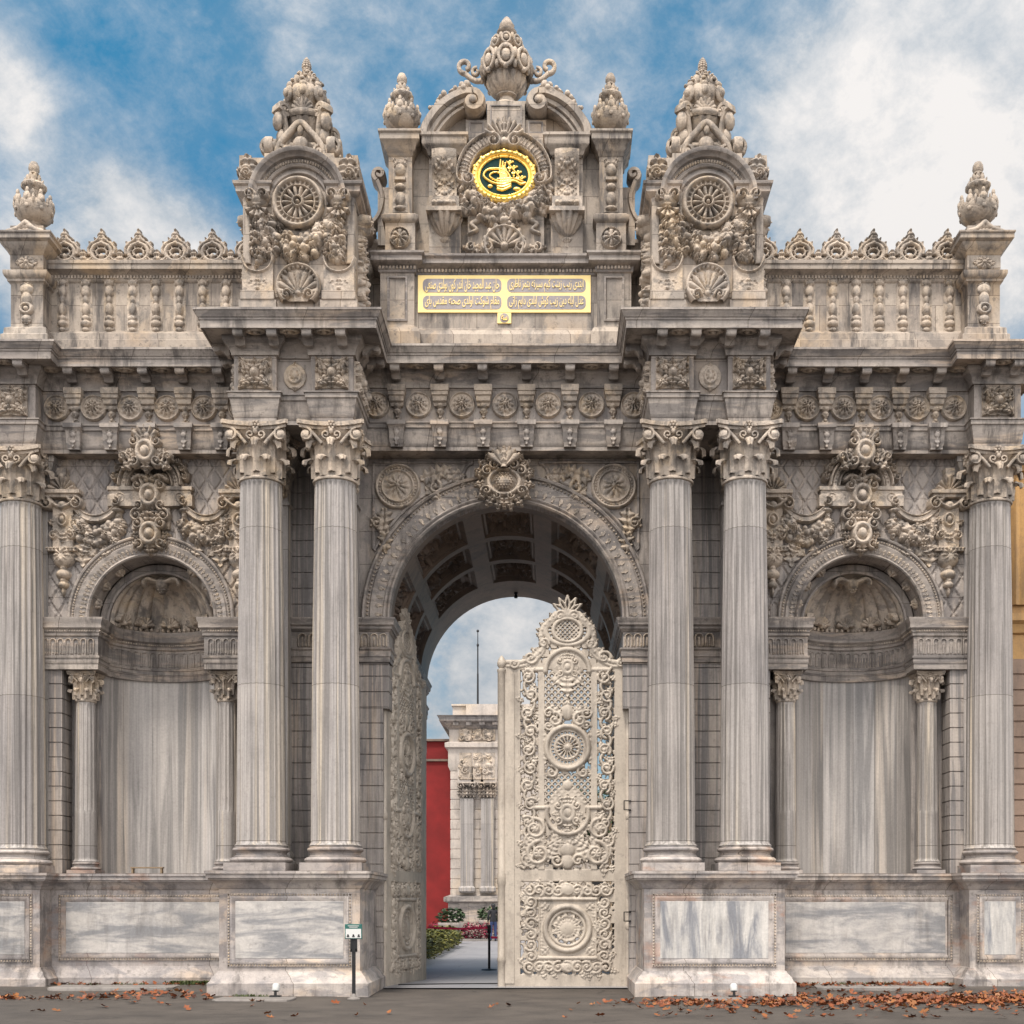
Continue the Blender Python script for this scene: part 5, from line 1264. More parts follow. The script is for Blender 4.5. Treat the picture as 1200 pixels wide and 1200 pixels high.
r.mb().build('shell_crest', M_ORN, up, (-.03, -.02, 13.88))
# great vase on the top block
m = MB(); m.box(-.36, .36, -.34, .34, 0, .05); m.lathe([(.36, .05), (.30, .09), (.18, .20), (.14, .26), (.13, .29), (.20, .31), (.19, .34)], 28)
m.lathe([(.13, .32), (.24, .37), (.31, .46), (.345, .56), (.35, .64), (.30, .70), (.0, .72)], 72, gadroon(16, .16))
m.lathe([(.30, .62), (.40, .70), (.43, .80), (.38, .92), (.26, .99), (.19, 1.02), (.16, 1.07), (.0, 1.08)], 40)
for i in range(8):
    a = i * pi / 4 + pi / 2; M = RZ(a) @ T(.43, 0, .82)
    m.ribbon(arc(0, 0, .13, 0, 2 * pi, 20, .175), .028, .07, M @ RZ(pi / 2)); m.ell((.02, 0, -.01), (.055, .08, .11), 9, 6, M); m.ell((.02, 0, -.2), (.05, .05, .05), 8, 5, M); m.ell((-.02, .16, .06), (.045, .05, .10), 7, 5, M); m.ell((.0, 0, .15), (.05, .06, .04), 7, 5, M); m.ell((-.05, .16, -.12), (.05, .05, .08), 7, 5, M)
m.lathe([(.22, 1.0), (.155, 1.06), (.16, 1.11), (.24, 1.17), (.27, 1.23), (.23, 1.28), (.14, 1.31), (0, 1.32)], 40, gadroon(10, .10))
for i in range(8):
    a = i * pi / 4 + pi / 2; M = RZ(a) @ T(.262, 0, 1.23)
    m.ribbon(arc(0, 0, .075, 0, 2 * pi, 14, .085), .02, .06, M @ RZ(pi / 2)); m.ell((.02, 0, 0), (.04, .05, .05), 8, 5, M); m.ell((-.02, .11, .05), (.04, .04, .07), 7, 5, M)
m.lathe([(.13, 1.30), (.105, 1.38), (.10, 1.43), (.165, 1.46), (.175, 1.50), (.12, 1.54)], 24, gadroon(8, .1)); m.lathe([(.10, 1.53), (.13, 1.60), (.09, 1.68), (.045, 1.75), (0, 1.79)], 24, lambda th, t: 1 + .12 * np.abs(np.sin(4 * th + 9 * t)))
for s in (-1, 1):
    q = np.concatenate([smooth([(.40, .66), (.52, .62), (.64, .66), (.76, .76)], 12), spiral_pts(.76, .88, .125, -pi / 2, .95, 1, 22, .5)]); q[:, 0] *= s
    m.ribbon(q, .035, .09)
    q = spiral_pts(.56, .78, .08, pi * .6, 1.0, -1, 16, .3); q[:, 0] *= s; m.ribbon(q, .028, .08)
V = MB(); V.merge(m, SCL(1.06, 1.06, 1.07)); V.build('great_vase', M_ORN, gate, (-.0, .42, 16.80), angle=55)

# ------------------------------------------------------------------ door leaves
def leaf_mb():
    """x: 0 free edge .. 2.36 hinge edge, z from the ground"""
    W = 2.36
    r = Relief(-.02, W, .0, 7.5, .0125, base=-1.0); rg = np.random.default_rng(77)
    F = .012
    top = 6.08
    r.flat(.0, .34, 0, top, F); r.flat(2.13, W, 0, top, F); r.flat(0, W, 0, .24, F); r.flat(0, W, 2.02, 2.25, F); r.flat(.0, W, top - .02, top + .10, F)
    for x in (.68, 1.68): r.flat(x, x + .12, 2.25, top, F + .015)
    def scroll_strip(x0, x1, z0, z1, mir=1, step=.34):
        xc = (x0 + x1) / 2; w = (x1 - x0) / 2; n = int((z1 - z0) / step); h = (z1 - z0) / n
        pts = [(xc + w * .45 * sin(k * pi) if 0 else xc + w * .55 * (1 if k % 2 else -1), z0 + k * h) for k in range(n + 1)]
        r.stroke(smooth(pts, 8 * n), .03, .055)
        for k in range(n):
            z = z0 + (k + .5) * h; d = 1 if k % 2 else -1
            r.spiral(xc + d * w * .15, z, w * .72, rg.uniform(0, 6), 1.4, d * mir, .03, .06)
            r.leaf(xc, z, d * .8 + (0 if d > 0 else pi), w * 1.25, .07, .06, 3); r.leaf(xc - d * w * .6, z - h * .3, rg.uniform(0, 6.3), w * .9, .06, .05, 3); r.leaf(xc + d * w * .5, z + h * .45, rg.uniform(0, 6.3), w * .9, .06, .05, 3)
            r.dome(xc + d * w * .15, z, .045, h=.075); r.leaf(xc - d * w * .5, z + h * .1, rg.uniform(0, 6.3), w * .8, .055, .045, 3)
    scroll_strip(.33, .69, 2.27, top, 1); scroll_strip(1.79, 2.14, 2.27, top, -1)
    def lattice(x0, x1, z0, z1, step=.125, w=.015):
        sl, X, Z = r._win(x0, x1, z0, z1)
        d = np.minimum(np.abs(((X + Z) / step) % 1 - .5), np.abs(((X - Z) / step) % 1 - .5)) * step / 1.414
        r.put(sl, np.full(X.shape, .02), d < w)
    cx = 1.235
    lattice(.80, 1.68, 5.22, 6.02); lattice(.80, 1.68, 3.5, 4.08)
    # thin plate pricked with holes behind the scrolls
    def plate(x0, x1, z0, z1, n, rh=(.018, .05)):
        sl, X, Z = r._win(x0, x1, z0, z1); hole = np.zeros(X.shape, bool)
        for _ in range(n):
            a, b, c, q = rg.uniform(x0, x1), rg.uniform(z0, z1), rg.uniform(*rh), rg.uniform(.5, 1.6)
            hole |= ((X - a) / c) ** 2 + ((Z - b) / (c * q)) ** 2 < 1
        r.H[sl] = np.where(~hole & (r.H[sl] < -.5), .004, r.H[sl])
    plate(.33, .69, 2.25, top, 520); plate(1.79, 2.14, 2.25, top, 520); plate(.79, 1.69, 4.06, 5.24, 330, (.02, .045)); plate(.79, 1.69, 2.25, 3.52, 230, (.018, .04)); plate(.34, 2.14, .24, 2.02, 480, (.02, .045))
    # upper tympanum arch
    r.stroke(arc(cx, 6.02, .42, 0, pi, 24), .05, .07); r.dome(cx, 6.16, .34, .26, .03); r.stroke([(cx - .78, 6.05), (cx - .42, 6.05)], .04, .05); r.stroke([(cx + .42, 6.05), (cx + .78, 6.05)], .04, .05); r.at(cx, 6.1, 1).cartouche(0, 0, .9, .08); r.at(); r.leaf(cx, 5.95, -pi / 2, .42, .16, .07, 4); r.leaf(cx - .05, 5.98, -2.4, .35, .1, .06, 3); r.leaf(cx + .05, 5.98, -.7, .35, .1, .06, 3)
    # bouquet between lattice and wheel
    r.dome(cx, 5.25, .11, .16, .07); r.leaf(cx, 5.2, pi / 2, .32, .1, .07, 3)
    for s in (-1, 1):
        r.spiral(cx + s * .24, 5.1, .14, pi / 2, 1.3, s, .035, .06); r.spiral(cx + s * .36, 5.22, .1, 0, 1.3, -s, .03, .055); r.leaf(cx + s * .1, 5.16, pi / 2 - s * .9, .36, .1, .06, 4); r.leaf(cx + s * .1, 5.08, -s * .3 + (0 if s > 0 else pi), .32, .1, .06, 3)
        r.spiral(cx + s * .36, 4.98, .09, 0, 1.3, s, .03, .05); r.leaf(cx + s * .42, 4.6, pi / 2, .3, .07, .05, 3); r.leaf(cx + s * .42, 4.55, -pi / 2, .3, .07, .05, 3)
        r.spiral(cx + s * .3, 4.10, .12, pi / 2, 1.3, s, .035, .06); r.leaf(cx + s * .15, 4.05, (0 if s > 0 else pi), .3, .08, .06, 3)
    # wheel
    r.dome(cx, 4.57, .40, h=.02, p=.05); r.ring(cx, 4.57, .40, .40, .055, .09)
    for a in np.linspace(0, 2 * pi, 26, endpoint=False):
        sl, X, Z = r._win(cx - .4, cx + .4, 4.17, 4.97); k = np.hypot(X - cx - .285 * cos(a), Z - 4.57 - .285 * sin(a)) < .021; r.H[sl] = np.where(k, -1, r.H[sl])
    r.ring(cx, 4.57, .225, .225, .02, .05)
    for a in np.linspace(0, 2 * pi, 16, endpoint=False):
        r.stroke([(cx + .07 * cos(a), 4.57 + .07 * sin(a)), (cx + .2 * cos(a), 4.57 + .2 * sin(a))], .014, .05, .028)
        b = a + pi / 16; sl, X, Z = r._win(cx - .4, cx + .4, 4.17, 4.97); t = ((X - cx) * cos(b) + (Z - 4.57) * sin(b)); d = np.abs(-(X - cx) * sin(b) + (Z - 4.57) * cos(b)); r.H[sl] = np.where((t > .1) & (t < .19) & (d < .013), -1, r.H[sl])
    r.dome(cx, 4.57, .07, h=.08)
    # lower arch ("U") with cartouche
    r.dome(cx, 3.85, .1, .1, .06); r.dome(cx, 3.45, .36, .4, .02); r.stroke(np.concatenate([[(cx - .62, 3.42), (cx - .38, 3.42)], arc(cx, 3.32, .40, pi - .2, 2 * pi + .2, 22), [(cx + .38, 3.42), (cx + .62, 3.42)]]), .045, .07)
    r.at(cx, 3.32, 1).cartouche(0, 0, 1.1, .08); r.at()
    for s in (-1, 1):
        r.spiral(cx + s * .62, 3.02, .2, pi / 2, 1.5, s, .04, .07); r.petals(cx + s * .62, 3.02, .1, 6, .08, .1); r.spiral(cx + s * .55, 2.55, .24, pi / 2, 1.6, -s, .045, .07); r.petals(cx + s * .55, 2.55, .12, 6, .09, .1)
        for q in range(8): r.leaf(cx + s * rg.uniform(.1, .8), rg.uniform(2.3, 3.1), rg.uniform(0, 6.3), .3, .085, .055, 3)
        r.leaf(cx + s * .25, 2.72, -1.2 if s > 0 else -1.94, .36, .12, .06, 4); r.spiral(cx + s * .2, 2.42, .12, 0, 1.3, s, .035, .06); r.leaf(cx + s * .8, 2.45, pi / 2, .4, .1, .06, 4)
    r.dome(cx, 2.62, .15, .13, .07); r.dome(cx, 2.4, .12, .15, .07); r.leaf(cx, 2.85, pi / 2, .2, .12, .06, 3); r.dome(cx, 2.72, .34, .22, .012); r.leaf(cx - .1, 2.85, -2.6, .4, .1, .06, 4); r.leaf(cx + .1, 2.85, -.5, .4, .1, .06, 4)
    # lower panel
    def border(x0, x1, z0, z1, n, rot):
        for k in range(n):
            t = (k + .5) / n; x = x0 + (x1 - x0) * (t if rot == 0 else .5); z = z0 + (z1 - z0) * (t if rot else .5); s = 1 if k % 2 else -1
            r.spiral(x, z, .115, rg.uniform(0, 6), 1.4, s, .03, .055); r.leaf(x, z, rg.uniform(0, 6.3), .2, .07, .05, 3); r.leaf(x + .05, z - .05, rg.uniform(0, 6.3), .2, .06, .05, 3); r.leaf(x - .06, z + .05, rg.uniform(0, 6.3), .2, .06, .045, 3); r.dome(x, z, .04, h=.07)
    border(.42, 2.06, 1.72, 1.98, 9, 0); border(.42, 2.06, .27, .50, 9, 0); border(.42, .66, .5, 1.72, 6, 1); border(1.82, 2.06, .5, 1.72, 6, 1)
    r.dome(cx, 1.86, .17, .12, .07); r.dome(cx, .38, .15, .1, .06)
    sl, X, Z = r._win(.70, 1.78, .58, 1.66); r.H[sl] = np.where((np.hypot(X - cx, Z - 1.12) > .34), np.maximum(r.H[sl], .008), r.H[sl])
    r.stroke([(.70, .56), (1.78, .56)], .04, .06); r.stroke([(.70, 1.68), (1.78, 1.68)], .04, .06); r.stroke([(.70, .58), (.70, 1.66)], .02, .035); r.stroke([(1.78, .58), (1.78, 1.66)], .02, .035)
    r.ring(cx, 1.12, .42, .42, .055, .09); r.ring(cx, 1.12, .33, .33, .03, .04)
    for a in np.linspace(0, 2 * pi, 11, endpoint=False): r.leaf(cx + .05 * cos(a), 1.12 + .05 * sin(a), a, .28, .085, .045, 3)
    r.dome(cx, 1.12, .15, h=.06)
    for sx in (-1, 1):
        for sz in (-1, 1): r.leaf(cx + sx * .5, 1.12 + sz * .5, atan2(-sz, -sx), .22, .09, .04, 3); r.leaf(cx + sx * .5, 1.12 + sz * .36, -sz * pi / 2, .2, .05, .03, 3)
    # crest
    ct = smooth([(cx - 1.14, 6.20), (cx - .86, 6.20), (cx - .60, 6.32), (cx - .45, 6.50), (cx - .50, 6.66), (cx - .47, 6.84), (cx - .34, 6.98), (cx - .22, 7.12)], 40)
    for q in (ct, ct * [-1, 1] + [2 * cx, 0]):
        r.stroke(q, .05, .05); r.stroke(q - [0, .08], .035, .04)
        for k in range(3, len(q), 3): r.leaf(q[k][0], q[k][1] - .02, pi / 2 + (.7 if q is ct else -.7) + rg.uniform(-.5, .5), .13, .045, .05, 3); r.dome(q[k][0], q[k][1], .04, h=.065)
    sl, X, Z = r._win(.05, 2.36, 6.1, 7.0); lim = np.interp(np.abs(X - cx), [.1, .40, .46, .62, .86, 1.2], [6.62, 6.6, 6.5, 6.3, 6.2, 6.16]); rin = np.abs(np.sin(X * 21) * np.sin(Z * 19)) > .14
    r.H[sl] = np.where((Z < lim) & rin, np.maximum(r.H[sl], .012), r.H[sl])
    for s in (-1, 1):
        r.spiral(cx + s * .7, 6.28, .13, 0, 1.3, s, .035, .06); r.spiral(cx + s * 1.02, 6.16, .09, 0, 1.3, s, .03, .06); r.leaf(cx + s * .45, 6.3, .6 if s > 0 else pi - .6, .3, .1, .05, 4); r.spiral(cx + s * .45, 6.55, .1, 0, 1.3, -s, .03, .055)
    lattice(cx - .25, cx + .25, 6.62, 7.0, .085, .014)
    r.ring(cx, 6.80, .27, .22, .035, .06); r.ring(cx, 6.80, .42, .28, .04, .05)
    for a in np.linspace(-1.2, 1.2, 9):
        for s in (0, pi): r.stroke([(cx + .28 * cos(a + s), 6.8 + .2 * sin(a + s)), (cx + .42 * cos(a + s), 6.8 + .28 * sin(a + s))], .018, .03)
    r.dome(cx, 7.08, .24, .09, .05); r.spiral(cx - .14, 7.08, .1, 0, 1.2, 1, .035, .06); r.spiral(cx + .14, 7.08, .1, pi, 1.2, -1, .035, .06)
    for a in (pi / 2, pi / 2 - .55, pi / 2 + .55, pi / 2 - 1.05, pi / 2 + 1.05):
        r.stroke(smooth([(cx + .03 * cos(a), 7.14), (cx + .16 * cos(a - .25), 7.14 + .16 * sin(a - .25)), (cx + .30 * cos(a), 7.14 + .32 * sin(a))], 8), .02, .04); r.stroke(smooth([(cx + .03 * cos(a), 7.14), (cx + .16 * cos(a + .25), 7.14 + .16 * sin(a + .25)), (cx + .30 * cos(a), 7.14 + .32 * sin(a))], 8), .02, .04)
    r.H = np.where(r.H > .015, .015 + (r.H - .015) * .78, r.H)
    return r.mb(cut=-.5, back=.035)
LEAF = leaf_mb()
def door(s, ang, label):
    """s=+1 right leaf, -1 left leaf; ang opens the leaf into the passage"""
    hx, hy = s * 2.29, .20
    o = MB()
    o.merge(LEAF, T(-2.36, 0, 0.055) if s > 0 else T(-2.36, 0, .055) )
    o.box(-.10, .0, -.005, .05, .06, 6.05); o.box(-2.02, -.22, .04, .055, .07, .30); o.box(-2.02, -.22, .04, .055, 2.07, 2.3)
    d = o.build('door_leaf', M_PAINT, gate, (hx, hy, 0), 0.0, 45, (s, 1, 1)); d['label'] = label
    d.rotation_euler = (0, 0, -s * ang)
    h = MB(); h.lathe([(.055, .03), (.055, 5.34), (.03, 5.40), (0, 5.41)], 12); h.build('hinge_post', M_PAINT, d, (.03, .03, 0))
    for z in (1.15, 3.25):
        h = MB(); h.lathe([(.0, 0), (.06, .0), (.078, .03), (.078, .11), (.06, .14), (0, .14)], 12); h.box(-.05, .05, -.02, .02, .04, .1); h.build('hinge', M_PAINT, d, (.04, .03, z))
    if s > 0:
        b = MB(); b.lathe([(.075, .02), (.075, .5), (.085, .52), (.085, .58), (.075, .6), (.075, 1.98), (.085, 2.0), (.085, 2.18), (.075, 2.2), (.075, 6.02), (.085, 6.04), (.085, 6.08), (.045, 6.10), (.08, 6.15), (.085, 6.21), (.06, 6.28), (.02, 6.34), (.0, 6.35)], 14)
        b.box(.06, .24, -.03, .04, .1, 6.0)
        b.build('meeting_post', M_PAINT, d, (-2.38, .0, .03), angle=50)
    b = MB(); b.box(-2.2, -.05, -.01, .04, .012, .075); b.build('bottom_rail', M_BLACK, d)
    return d
door(1, 0.0, 'closed right leaf facing the street')
door(-1, radians(77), 'left leaf swung open into the passage')
for s in (1,):          # square iron staples on the right jamb
    for z in (1.32, 3.42):
        m = MB(); m.tube([(2.36, -.01, z), (2.23, -.05, z), (2.23, -.05, z + .17), (2.36, -.01, z + .17)], .013, 6); m.build('gate_staple', M_BLACK, gate)

# ------------------------------------------------------------------ ground
def gz(x, y):
    t = np.clip((y + 2.9) / 2.4, 0, 1); t = t * t * (3 - 2 * t)
    edge = np.clip((np.abs(x) - 2.4) / .6, 0, 1)
    return .03 + .10 * t * edge + .02 * t
xs = np.concatenate([[-600, -200, -60, -25], np.linspace(-14, 14, 113), [25, 60, 200, 600]]); ys = np.concatenate([[-600, -150, -60], np.linspace(-26, -8, 20), np.linspace(-7.5, 1.0, 60), [1.4]])
XX, YY_ = np.meshgrid(xs, ys, indexing='ij'); m = MB(); m.grid(np.stack([XX, YY_, gz(XX, YY_) + .006 * np.sin(XX * 1.7 + YY_)], -1))
k = N('worn_asphalt'); pos = k.n('ShaderNodeNewGeometry').outputs['Position']
c = k.mix(k.ramp(k.noise(pos, 1.1, 5, .6), .35, .68), C(.072, .060, .051), C(.034, .028, .024)); c = k.mix(k.ramp(k.noise(k.vmap(pos, (.5, 2.2, 1)), 1.0, 5, .6), .5, .68, 0, .5), c, C(.075, .062, .052))
c = k.mix(k.ramp(k.noise(pos, 110, 3, .7), .5, .72, 0, .55), c, C(.10, .09, .08)); c = k.mix(k.ramp(k.noise(pos, 5, 4, .6), .62, .70, 0, .5), c, C(.02, .017, .016))
vo = k.n('ShaderNodeTexVoronoi', feature='DISTANCE_TO_EDGE'); k.set(vo.inputs['Vector'], k.vmap(pos, (.35, .8, 1))); vo.inputs['Scale'].default_value = 1.0
crk = k.math('MULTIPLY', k.ramp(k.math('ADD', vo.outputs['Distance'], k.math('MULTIPLY', k.math('SUBTRACT', k.noise(pos, 9, 4, .6), .5), .05)), .004, .014, 1, 0), k.ramp(k.noise(pos, .7, 3), .48, .56)); c = k.mix(k.math('MULTIPLY', crk, .7), c, C(.012, .010, .009))
b_ = k.n('ShaderNodeBump', {'Strength': .6, 'Distance': .012, 'Height': k.noise(pos, 70, 5, .75)})
s_ = k.n('ShaderNodeBsdfPrincipled', {'Base Color': c, 'Roughness': .85, 'Normal': b_.outputs[0]}); k.t.links.new(s_.outputs[0], k.n('ShaderNodeOutputMaterial').inputs[0])
tag(m.build('asphalt_road', k.m, None), kind='structure')
k = N('courtyard_paving'); pos = k.n('ShaderNodeNewGeometry').outputs['Position']
bt = k.n('ShaderNodeTexBrick', {'Scale': 1.0, 'Mortar Size': .008, 'Brick Width': 1.7, 'Row Height': 1.1, 'Vector': k.vmap(pos, (1, 1, 1), (0, 0, .03))}); bt.inputs['Color1'].default_value = C(.27, .265, .275); bt.inputs['Color2'].default_value = C(.22, .22, .235); bt.inputs['Mortar'].default_value = C(.12, .115, .11)
c = k.mix(k.ramp(k.noise(pos, 1.4, 6, .65), .4, .68, 0, .5), bt.outputs[0], C(.17, .17, .18))
s_ = k.n('ShaderNodeBsdfPrincipled', {'Base Color': c, 'Roughness': .5, 'Normal': k.n('ShaderNodeBump', {'Strength': .2, 'Distance': .01, 'Height': k.noise(pos, 30, 4, .7)}).outputs[0]}); k.t.links.new(s_.outputs[0], k.n('ShaderNodeOutputMaterial').inputs[0])
m = MB(); m.grid(np.array([[(x, y, .075) for y in (-.28, 3, 10, 40, 160, 600)] for x in (-2.3, 0, 2.3)])); m.grid(np.array([[(x, y, .066) for y in (7.4, 20, 60, 160, 600)] for x in (-600, -60, -2, 2, 60, 600)]))
tag(m.build('courtyard_pavement', k.m, None), kind='structure')
# rim of the old threshold
m = MB(); m.tube([(x, .55 + .35 * (1 - (x / 2.1) ** 2) , .082) for x in np.linspace(-2.1, 2.1, 24)], .014, 5); tag(m.build('threshold_groove', M_BLACK, None), kind='structure')

# ------------------------------------------------------------------ things in the street
sign = empty('notice_sign', (-2.47, -2.62, .03)); tag(sign, 'small white notice board with teal header on a dark post by the left pedestal', 'sign')
m = MB(); m.box(-.028, .028, -.02, .02, .01, 1.02); m.build('post', M_BLACK, sign)
m = MB(); m.lathe([(.11, .0), (.11, .02), (.05, .04), (.03, .1)], 12); m.build('foot', M_SLAB, sign)
m = MB(); m.box(-.055, -.03, -.03, .03, .82, 1.04); m.box(.03, .055, -.03, .03, .82, 1.04); m.box(-.055, .055, -.03, .03, .80, .85); m.build('clamp', M_BLACK, sign)
m = MB(); m.cbox(-.145, .145, -.045, -.02, 1.02, 1.27, .006); bd = m.build('board', M_SIGNT, sign)
m = MB(); m.box(-.13, .13, -.049, -.03, 1.035, 1.19); m.build('white_field', M_WHITE, bd)
m = MB()
for x in (-.09, -.0, .09):
    m.ell((x, -.052, 1.085), (.016, .005, .016), 8, 5); m.box(x - .022, x + .022, -.053, -.045, 1.052, 1.07)
m.build('pictograms', M_BLACK, bd)
m = MB()
for z, w in ((1.235, .19), (1.213, .14)): m.box(-w / 2, w / 2, -.05, -.04, z, z + .010)
m.build('header_print', M_WHITE, bd)
def spotlight(x, y, label):
    o = empty('ground_spotlight', (x, y, float(gz(np.array(x), np.array(y))))); tag(o, label, 'spotlight', 'floodlights at the foot of the gate')
    m = MB(); m.box(-.09, .09, -.07, .07, .0, .05); m.box(-.02, .02, -.02, .02, .05, .12); m.build('mount', M_BLACK, o)
    m = MB(); m.lathe([(.0, 0), (.07, .0), (.085, .02), (.085, .14), (.06, .17), (0, .175)], 16, M=T(0, .02, .12) @ RX(-.35) @ SCL(.75)); m.build('lamp_head', M_WHITE, o)
spotlight(4.0 - .05, -2.50, 'white ground spotlight at the foot of the right pedestal')
spotlight(-3.82, -2.48, 'white ground spotlight at the foot of the left pedestal')
def slab(x0, x1, y0, y1, label, rot=0.0):
    m = MB(); rg = np.random.default_rng(int(abs(x0 * 10))); cxx, cyy = (x0 + x1) / 2, (y0 + y1) / 2
    w, d = (x1 - x0) / 2, (y1 - y0) / 2
    P = [(-w, -d * .8), (-w * .9, -d), (w * .92, -d), (w, -d * .7), (w * .97, d), (-w * .96, d)]
    m.grid(np.array([[(x * q, y * q, z) for q, z in ((1, -.05), (1, .012), (.975, .024))] for x, y in P]), wu=True)
    n = len(P); m.add([(x * .975, y * .975, .024) for x, y in P] + [(0, 0, .024)], [(i, (i + 1) % n, n) for i in range(n)])
    o = m.build('stone_slab', M_SLAB, None, (cxx, cyy, float(gz(np.array(cxx), np.array(cyy))) + .01), rot); tag(o, label, 'slab', 'stone slabs lying at the foot of the gate')
slab(-8.1, -5.9, -1.5, -.75, 'long pale stone slab under the left niche dado', .03)
slab(-4.75, -3.45, -3.1, -2.45, 'pale stone slab before the left pedestal base')
slab(3.25, 4.15, -3.0, -2.4, 'grey stone slab before the right pedestal base')
slab(5.6, 8.0, -1.5, -.7, 'long pale stone slab among leaves under the right niche dado', -.03)
o = empty('wooden_stand', (-6.72, -.18, LEDGE)); tag(o, 'low wooden stand on the ledge of the left niche', 'stand')
m = MB(); m.box(-.30, .30, -.06, .06, .10, .125); m.build('top_rail', M_WOOD, o)
for x in (-.27, .27):
    m = MB(); m.box(x - .015, x + .015, -.05, .05, 0, .10); m.build('leg', M_WOOD, o)
# dry leaves, weeds
def leafset(spots, size, rg):
    m = MB(); n = len(spots); out = []
    u = np.array([(-.5, 0), (-.25, .28), (.05, .12), (.2, .34), (.32, .1), (.55, .0), (.32, -.12), (.18, -.34), (.02, -.12), (-.25, -.27)])
    for (x, y) in spots:
        k = size * rg.uniform(.55, 1.25); a = rg.uniform(0, 6.3); cu = rg.uniform(.1, .9); tl = rg.uniform(-.7, .7); t2 = rg.uniform(-.5, .5)
        V = np.array([(p * k, q * k, k * cu * (q * q * 2.2 + p * p * .8)) for p, q in u] + [(0, 0, 0)])
        V = V @ (RX(tl) @ RY(t2))[:3, :3].T @ RZ(a)[:3, :3].T
        V[:, 2] += -V[:, 2].min() + float(gz(np.array(x), np.array(y))) + .012; V[:, 0] += x; V[:, 1] += y
        nn = len(u); m.add(V, [(i, (i + 1) % nn, nn) for i in range(nn)])
    return m
rg = np.random.default_rng(3); sp_ = []
def heap(x0, x1, y0, y1, n, p=1.0):
    for _ in range(n):
        sp_.append((rg.uniform(x0, x1), y0 + (y1 - y0) * rg.random() ** p))
def blob(x, y, sx, sy, n):
    for _ in range(n): sp_.append((rg.normal(x, sx), min(rg.normal(y, sy), -.55 if abs(x) > 4.9 else -2.3)))
heap(4.9, 8.3, -1.3, -.6, 170, .7); blob(7.4, -3.0, .75, .4, 560); blob(8.6, -2.6, .6, .4, 110); blob(6.2, -3.4, .9, .6, 130); blob(3.4, -3.9, .9, .5, 120); blob(2.9, -3.4, .5, .3, 60); blob(4.6, -3.6, .5, .4, 60); blob(5.0, -2.9, .5, .5, 70)
heap(2.3, 9.6, -6.4, -2.6, 150); heap(4.9, 9.4, -5.2, -1.2, 160); heap(-9.6, -5.2, -5.5, -.9, 20); blob(-8.4, -2.6, .35, .2, 45); blob(-7.0, -2.5, .7, .25, 50); blob(-6.0, -1.9, .35, .2, 36); heap(-9.6, 2.0, -6.2, -2.6, 26); heap(-8.6, -5.0, -.9, -.55, 40); blob(-5.2, -2.4, .3, .2, 20)
tag(leafset(sp_, .145, rg).build('fallen_leaves', M_LEAFLIT, None), 'dry brown fallen leaves', 'leaves', kind='stuff')
m = MB(); rg2 = np.random.default_rng(8)
def tuft(x, y, n, h):
    z = float(gz(np.array(x), np.array(y)))
    for _ in range(n):
        a = rg2.uniform(0, 6.3); l = h * rg2.uniform(.5, 1.2); w = .012; px, py = x + rg2.normal(0, .05), y + rg2.normal(0, .02); d = np.array([cos(a), sin(a)]) * l * .6
        m.add([(px - w * sin(a), py + w * cos(a), z), (px + w * sin(a), py - w * cos(a), z), (px + d[0] * .6, py + d[1] * .6, z + l * .8), (px + d[0], py + d[1], z + l * .7)], [(0, 1, 2), (1, 3, 2)])
for _ in range(60): tuft(rg2.uniform(-6.2, -5.05), -.55 + rg2.normal(0, .03), 9, .09)
for _ in range(40): tuft(rg2.uniform(5.0, 8.2), -.55 + rg2.normal(0, .03), 7, .06)
for _ in range(14): tuft(rg2.uniform(-4.6, -4.0), -2.32, 8, .06)
for _ in range(16): tuft(rg2.uniform(-8.4, -6.5), -.56, 6, .05)
tag(m.build('weeds', M_WEED, None), 'low green weeds along the wall foot', 'weeds', kind='stuff')

# ------------------------------------------------------------------ courtyard beyond the arch
o = empty('barrier_post', (-.62, 6.3, .075)); tag(o, 'black belt barrier post with round base standing inside the archway', 'barrier post')
m = MB(); m.lathe([(.0, 0), (.19, .0), (.19, .015), (.16, .03), (.03, .04), (.03, .9)], 20); m.build('pole', M_BLACK, o)
m = MB(); m.lathe([(.035, .88), (.045, .9), (.045, 1.06), (.03, 1.08), (0, 1.08)], 14); m.build('belt_head', M_BLACK, o)
def belt(pts, label):
    m = MB(); p = np.array(pts, float)
    V = np.concatenate([p + [0, 0, -.025], p + [0, 0, .025]]); n = len(p)
    m.grid(np.stack([np.stack([p + [0, .003, -.025], p + [0, .003, .025]], 1), np.stack([p + [0, -.003, -.025], p + [0, -.003, .025]], 1)], 0).reshape(2 * n, 2, 3)[[*range(n), *range(2 * n - 1, n - 1, -1)]], wu=True)
    tag(m.build('barrier_belt', M_BELT, None), label, 'barrier belt', 'red belts of the barrier')
belt([(-.66, 6.3, 1.09), (-1.3, 6.35, 1.06), (-2.1, 6.4, 1.09)], 'upper red barrier belt running left from the black post')
belt([(-.58, 6.3, .86), (0, 6.25, .83), (.6, 6.2, .86)], 'lower red barrier belt running right from the black post')

